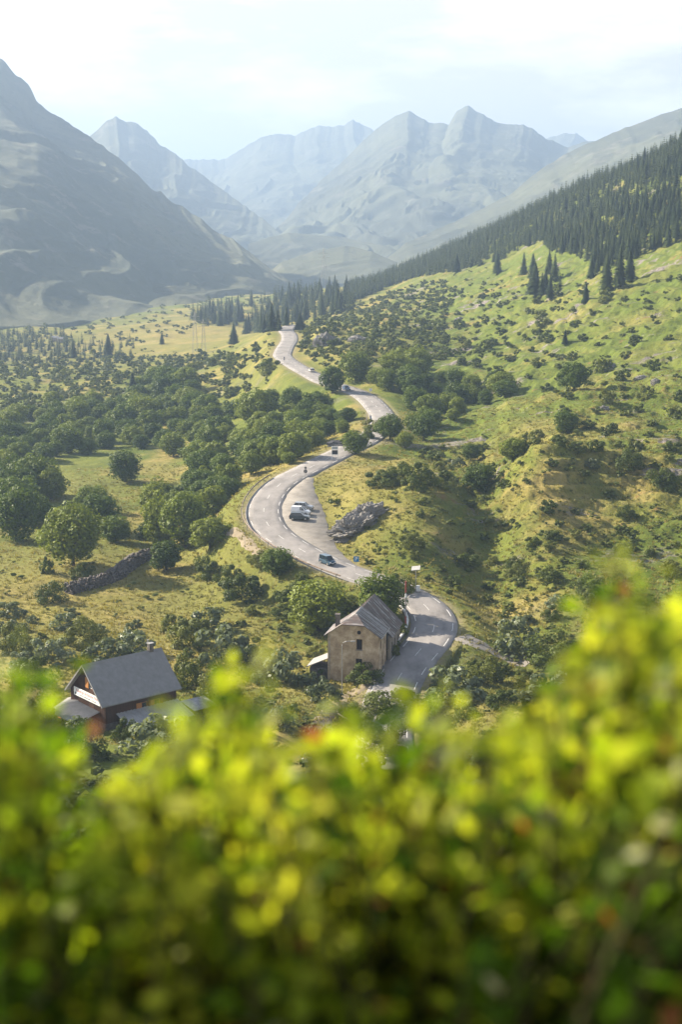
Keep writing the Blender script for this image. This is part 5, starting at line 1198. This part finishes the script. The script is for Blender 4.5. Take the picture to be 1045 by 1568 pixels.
def street_light():
    p = pt(524, 1046, 199.5); p[2] = min(p[2], float(ground_at(p[0], p[1]))); r = tag(empty('street_lamp', tuple(p), 0), 'slim grey street lamp with a bent arm in front of the old house facade', 'street lamp')
    hh = 8.2
    MB().tube([(0, 0, -.4), (0, 0, hh-.6), (.15, -.02, hh-.2), (.6, -.1, hh+.05), (1.35, -.2, hh+.1)], [.08, .06, .055, .05, .045], 8).build('pole', M['steel'], r)
    MB().box(1.3, 1.95, -.33, -.07, hh+.0, hh+.16).build('lamp_head', M['steel'], r, bevel=.05)
street_light()
def sign_p():
    p = gpt(546, 876); r = tag(empty('parking_sign', p, R(-12)), 'square blue parking sign with a white P beside the lower end of the lay-by', 'sign')
    MB().tube([(0, 0, -.3), (0, 0, 2.9)], .045, 8).build('post', M['steel'], r)
    b = MB().box(-.5, .5, -.08, -.05, 1.95, 2.95).build('sign_plate', mat('sign_blue', .5, (.01, .16, .34)), r, bevel=.01)
    text('P', 1.0, M['white'], b, (0, -.086, 2.45), (math.pi/2, 0, 0))
sign_p()
def round_sign():
    p = gpt(468, 737); r = tag(empty('road_sign', p, R(160)), 'post with the dark backs of two round signs at the upper tip of the lay-by', 'sign')
    MB().tube([(0, 0, -.3), (0, 0, 3.4)], .045, 8).build('post', M['steel'], r)
    for z, rad in ((3.1, .30), (2.3, .45)): MB().tube([(0, -.05, z), (0, -.08, z)], rad, 20).build('sign_plate', mat('sign_back', .6, (.07, .06, .065)), r)
round_sign()
def board():
    p = gpt(513, 705); r = tag(empty('information_board', p, R(5)), 'tall white framed information board with a dark panel at the roadside', 'sign board')
    for x in (-.75, .75): MB().box(x-.06, x+.06, -.08, .08, -.5, 3.5).build('post', M['white'], r)
    MB().box(-.69, .69, -.06, .02, 1.5, 2.5).build('dark_panel', mat('dark_panel', .7, (.03, .03, .035)), r)
    MB().box(-.69, .69, -.08, .04, 2.6, 2.74).box(-.69, .69, -.08, .04, 3.36, 3.5).box(-.69, .69, -.08, .04, 1.36, 1.49).build('frame', M['white'], r)
    MB().box(-.69, .69, -.04, .0, 2.75, 3.35).build('upper_panel', mat('map_panel', .7, (.30, .33, .34)), r)
board()
def tri_sign():
    p = gpt(530, 688); r = tag(empty('warning_sign', p, R(10)), 'small pale triangular warning sign in front of the dark gravel heap', 'sign')
    MB().tube([(0, 0, -.3), (0, 0, 1.7)], .05, 8).build('post', M['steel'], r)
    MB().slab([(-.45, -.07, 1.5), (.45, -.07, 1.5), (0, -.07, 2.3)], (0, .03, 0)).build('sign_plate', M['white'], r); MB().box(-.2, .2, -.07, -.04, 1.0, 1.4).build('sub_plate', M['white'], r)
tri_sign()
def small_sign(px, py, h, label, col, w_=.5, hh=.5):
    p = gpt(px, py); r = tag(empty('road_sign', p, R(5)), label, 'sign'); MB().tube([(0, 0, -.3), (0, 0, h)], .04, 6).build('post', M['steel'], r)
    MB().box(-w_/2, w_/2, -.07, -.04, h-hh, h).build('sign_plate', mat('sign_face', .6, col), r)
small_sign(568, 607, 2.6, 'small pale sign on the grass above the upper bend', (.5, .52, .54), .9, .9)
small_sign(375, 838, 3.0, 'thin marker post with a small plate beside the gravel track', (.4, .36, .3), .25, .3)
def barrier():
    p = gpt(505, 1100); r = tag(empty('wooden_barrier', p, R(-6)), 'low wooden barrier with two posts across the foot path', 'barrier')
    for x in (-1.1, 1.1): MB().box(x-.09, x+.09, -.09, .09, -.4, 1.0).build('post', M['railwood'], r)
    MB().box(-1.5, 1.5, -.13, -.091, .62, .82).build('rail', M['railwood'], r)
    MB().tube([(1.2, -.2, .8), (3.6, -2.6, .35)], .09, 6).build('boom', M['railwood'], r)
barrier()
def pylon(px, py, hh, label, grp=None):
    p = gpt(px, py); r = tag(empty('power_pylon', p, R(20)), label, 'pylon', grp); b = hh*.07; mb = MB(); n = 7
    for sx_ in (-1, 1):
        for sy in (-1, 1): mb.tube([(sx_*b, sy*b, -1), (sx_*b*.15, sy*b*.15, hh)], .08, 4)
    for k in range(n):
        z0, z1 = hh*k/n, hh*(k+1)/n; f0, f1 = b*(1-.85*k/n), b*(1-.85*(k+1)/n)
        for s in (-1, 1): mb.tube([(-f0, s*f0, z0), (f1, s*f1, z1)], .035, 4); mb.tube([(s*f0, f0, z0), (s*f1, -f1, z1)], .035, 4)
    mb.build('lattice', M['steel'], r)
    mb = MB()
    for z, w_ in ((hh*.78, hh*.16), (hh*.88, hh*.12)): mb.tube([(-w_, 0, z), (0, 0, z+.6), (w_, 0, z)], .12, 4)
    mb.build('cross_arm', M['steel'], r)
pylon(299, 542, 24, 'lattice power pylon on the pale valley floor, left of the pair'); pylon(312, 540, 19, 'shorter lattice pylon right beside the first on the valley floor'); pylon(496, 447, 40, 'distant thin pylon in the gap of the valley')
small = [(84, 522, 'tiny white hut in the haze on the valley floor'), (92, 524, 'second tiny pale hut beside the white one in the haze')]
for px, py, lab in small:
    p = gpt(px, py); r = tag(empty('hut', p, .3), lab, 'hut'); MB().box(-2.2, 2.2, -2, 2, -.5, 2.4).build('wall', M['plaster2'], r); MB().slab([(-2.5, -2.3, 2.3), (2.5, -2.3, 2.3), (2.5, 0, 3.6), (-2.5, 0, 3.6)], (0, 0, .1)).slab([(-2.5, 0, 3.6), (2.5, 0, 3.6), (2.5, 2.3, 2.3), (-2.5, 2.3, 2.3)], (0, 0, .1)).build('roof', M['zinc'], r)

# ------------------------------------------------------------------ rocks, stone wall, gravel heap
def rock(name, p, sx_, sy, sz, rz, label, seed=1, lev=5, m='rock', cat='rock', tilt=(0, 0), lay=.3):
    import bmesh
    bm = bmesh.new(); bmesh.ops.create_icosphere(bm, subdivisions=lev, radius=1)
    co = np.array([v.co[:] for v in bm.verts]); n = ridged(co[:, 0]*1.3+seed, co[:, 1]*1.3+co[:, 2], seed, 5, .6); n2 = ridged(co[:, 0]*.8+co[:, 2]*3.5, co[:, 1]*.8+seed, seed+4, 4, .6)
    co *= (.72+.3*n+.16*lay*3*(n2-.5))[:, None]; co[:, 2] = np.where(co[:, 2] < -.35, -.35, co[:, 2])
    for v, c in zip(bm.verts, co): v.co = c
    me = bpy.data.meshes.new(name); bm.to_mesh(me); bm.free(); me.materials.append(M[m])
    o = link(name, me, None, tuple(p), (tilt[0], tilt[1], rz), (sx_, sy, sz)); return tag(o, label, cat)
rock('rock_outcrop', gpt(545, 808, -1.5), 6.2, 4.6, 4.4, R(35), 'large sloping slab of grey layered rock on the bank above the lay-by', 3, 6, tilt=(R(12), R(-14)), lay=.7)
rock('rock_outcrop', gpt(566, 788, -.8), 4.5, 3.4, 3.4, R(20), 'smaller grey rock behind the large sloping slab', 8, 5, tilt=(R(10), R(-10)), lay=.7)
rock('cliff', gpt(500, 528, -2), 6.5, 5.5, 7, R(10), 'rounded rock bluff above the far bend of the road', 14, 6)
rock('boulder', gpt(548, 522, -1), 5, 4, 3.4, 0, 'pale rock among the shrubs right of the bluff', 15, 4)
rock('boulder', gpt(934, 562, -.4), 3.0, 2.2, 2.0, .4, 'brown rounded boulder on the open right slope', 21, 4)
rock('boulder', gpt(1005, 585, -.4), 1.6, 1.4, 1.5, .4, 'small pointed boulder near the right border', 22, 4)
rock('boulder', gpt(985, 578, -.4), 2.6, 1.6, 1.1, .1, 'flat dark boulder left of the small pointed one', 23, 4)
rock('boulder', gpt(705, 490, -.5), 3.2, 2.4, 2.0, .1, 'grey boulder among shrubs below the ridge wood', 24, 4)
rock('boulder', gpt(925, 625, -.3), 2.0, 1.4, 1.1, .6, 'low brown boulder on the middle terrace of the right slope', 25, 4)
rock('gravel_heap', gpt(532, 681, -.4), 6.0, 4.0, 2.2, .1, 'dark heap of gravel on the grass triangle inside the bend', 31, 4, m='black_grit' if 'black_grit' in M else 'stone', cat='gravel heap')
bpy.data.objects['gravel_heap'].data.materials[0] = noise_mat('black_grit', [(.03, .03, .034), (.055, .055, .06)], 3, detail=8, bump=.05)
def rubble_wall():
    P = dense([list(hit(x, y)) for x, y in [(104,908),(120,903),(140,898),(158,893),(176,884),(192,872),(206,862),(220,856),(236,852)]], .6, 3); rg = np.random.default_rng(5); V = []; F = []; n = 0
    cubeV = np.array([(x, y, z) for z in (-1, 1) for x, y in ((-1, -1), (1, -1), (1, 1), (-1, 1))], float); cubeF = np.array([(3, 2, 1, 0), (4, 5, 6, 7), (0, 1, 5, 4), (1, 2, 6, 5), (2, 3, 7, 6), (3, 0, 4, 7)])
    t = np.gradient(P[:, :2], axis=0); t /= np.linalg.norm(t, axis=1)[:, None]
    for i in range(len(P)):
        g = float(ground_at(P[i, 0], P[i, 1]))
        for _ in range(46):
            o_ = rg.uniform(-1.6, 1.6); hmax = 1.9*(1-(abs(o_)/1.7)**2)+.1; z = g+rg.uniform(-.3, hmax)
            s = rg.uniform(.10, .25, 3); a = rg.random()*3.14; R_ = np.array([(math.cos(a), -math.sin(a), 0), (math.sin(a), math.cos(a), 0), (0, 0, 1)])
            W_ = (cubeV*s*(1+.25*rg.normal(size=(8, 3))))@R_.T+np.array([P[i, 0]-t[i, 1]*o_, P[i, 1]+t[i, 0]*o_, z]); V.append(W_); F.append(cubeF+n); n += 8
        # core
    o = link('dry_stone_wall', mkmesh('dry_stone_wall', np.concatenate(V), np.concatenate(F), M['stone'])); tag(o, 'broad curved dry stone wall of loose grey stones crossing the meadow', 'stone wall')
rubble_wall()
# ------------------------------------------------------------------ blurred shrubs right in front of the lens
def fgmat(name, c1, c2, c3, tr):
    return leaf_mat(name, c1, c2, c3, .5, tcol=tr, scale=9, rough=.45, vary=.12, base=.16)
M['twig'] = noise_mat('green_brown_twig', [(.03, .03, .012), (.06, .055, .02)], 20)
FG = {'lime': fgmat('lime_leaf', (.095, .155, .010), (.19, .25, .018), (.40, .385, .045), (1.65, 1.75, .65)), 'green': fgmat('green_leaf', (.025, .055, .006), (.05, .095, .008), (.10, .145, .012), (1.5, 1.7, .5)),
      'rust': fgmat('rust_leaf', (.20, .09, .02), (.28, .12, .04), (.35, .10, .05), (1.4, 1.1, .6)), 'pale': fgmat('pale_leaf', (.30, .32, .18), (.4, .4, .25), (.5, .48, .3), (1.2, 1.2, .9))}
TOPL = [(-80,1010),(0,1035),(25,1000),(60,995),(85,1040),(110,1115),(160,1150),(230,1150),(262,1100),(285,1050),(320,1015),(370,1015),(410,1045),(450,1110),(490,1110),(512,1060),(540,1065),(570,1105),(620,1085),(660,1055),(690,1045),(720,1070),(760,1062),(800,1030),(840,1000),(870,945),(890,900),(910,845),(935,805),(965,810),(985,855),(1010,870),(1045,835),(1130,810)]
def bush(name, pxa, pxb, d0, d1, nst, leafsize, drop, label, weights, seed, rise=0):
    rg = np.random.default_rng(seed); root_px = (pxa+pxb)/2
    base = pt(root_px, 2200, (d0+d1)/2+.1); base[2] = float(np.interp(1.2, [0, 1], [H-1.75, H-1.75]))
    root = tag(empty(name, tuple(base)), label, 'shrub')
    mb = MB(); lv = {k: [] for k in weights}; ks = list(weights); wt = np.array([weights[k] for k in ks]); wt = wt/wt.sum()
    B0 = Vector(base); cl_ = rg.uniform(pxa, pxb, max(5, int((pxb-pxa)/42)))
    for s in range(nst):
        px = float(np.clip(cl_[s % len(cl_)]+rg.normal()*26, pxa, pxb)) if s % 5 else rg.uniform(pxa, pxb); top = np.interp(px, [a for a, b in TOPL], [b for a, b in TOPL])+rise; u = rg.random()
        py = top+30+(u**.72)*drop if s % 4 else top+20+rg.random()*120
        D = rg.uniform(d0, d1)
        tip = Vector(pt(px, py, D)); foot = B0+Vector((rg.normal()*.10, rg.normal()*.10, -.15)); mid = foot.lerp(tip, .55)+Vector((rg.normal()*.04, rg.normal()*.04, .10))
        P = [foot.lerp(mid, t).lerp(mid.lerp(tip, t), t) for t in np.linspace(0, 1, 9)]
        mb.tube(P, [.006-.0005*i for i in range(9)], 4, cap=False)
        nl = int(rg.integers(10, 17)); 
        for j in range(nl):
            t = 1-(j/nl)*.26*(.8+.4*rg.random()); q = foot.lerp(mid, t).lerp(mid.lerp(tip, t), t)
            q = q+Vector(rg.normal(size=3)*.016); kx = ks[rg.choice(len(ks), p=wt)]
            L_ = leafsize*(.45+.95*rg.random())*(.75 if j < 2 else 1); d = Vector(rg.normal(size=3)); d.z = d.z*.5+.25; d.normalize(); sd = d.cross(Vector(rg.normal(size=3))).normalized(); n_ = d.cross(sd)
            pts = [q, q+d*L_*.28+sd*L_*.26, q+d*L_*.62+sd*L_*.27, q+d*L_, q+d*L_*.62-sd*L_*.27, q+d*L_*.28-sd*L_*.26]; mid1 = q+d*L_*.3-n_*L_*.06; mid2 = q+d*L_*.62-n_*L_*.05
            lv[kx].append([pts[0], pts[1], mid1, pts[5], pts[1], pts[2], mid2, mid1, mid1, mid2, pts[4], pts[5], pts[2], pts[3], pts[3], mid2, mid2, pts[3], pts[3], pts[4]])
    mb.build('branches', M['twig'], root).location = (-base[0], -base[1], -base[2])
    for k, v in lv.items():
        if not v: continue
        V_ = np.array([[tuple(p) for p in leaf] for leaf in v]).reshape(-1, 3); n = len(v)
        me = mkmesh('leaves', V_, np.arange(len(V_)).reshape(-1, 4), FG[k]); o = link('leaves', me, root, (-base[0], -base[1], -base[2]))
        if k == 'rust': tag(o, 'reddish brown leaves')
W1 = dict(lime=.76, green=.21, rust=.018, pale=.012)
bush('foreground_shrub', -140, 200, 1.2, 2.0, 210, .036, 540, 'out of focus lime green shrub at the left edge of the foreground', W1, 1)
bush('foreground_shrub', 160, 500, 1.15, 1.95, 240, .037, 540, 'brightest blurred yellow leafy shrub in the centre left foreground', dict(lime=.86, green=.115, rust=.013, pale=.012), 2)
bush('foreground_shrub', 470, 800, 1.2, 2.0, 230, .036, 540, 'blurred green and yellow shrub in the middle right foreground', W1, 3)
bush('foreground_shrub', 780, 1170, 1.2, 2.0, 280, .036, 680, 'tall blurred yellow green shrub rising highest at the right edge', W1, 4)
bush('foreground_shrub', -140, 1190, 1.15, 1.5, 250, .037, 270, 'blurred shrub with reddish leaves along the bottom edge, its shade put into dark green leaf colour', dict(green=.90, lime=.05, rust=.035, pale=.015), 5, rise=340)  # mostly dark leaves: shade low in the bushes put into leaf colour
bush('shade_fill_shrub', -240, 1290, 2.3, 3.3, 330, .055, 420, 'added dark green shrub behind the bright foreground leaves, standing in for the shade inside the bushes', dict(green=.97, rust=.03), 6, rise=95)  # back layer added so the gaps read as shaded bush interior
bush('foreground_shrub', -1250, -190, 1.25, 2.0, 260, .04, 420, 'blurred green shrub continuing beyond the left border', W1, 7, rise=170)
bush('foreground_shrub', 1220, 2350, 1.25, 2.0, 300, .04, 420, 'blurred green shrub continuing beyond the right border', W1, 8, rise=60)
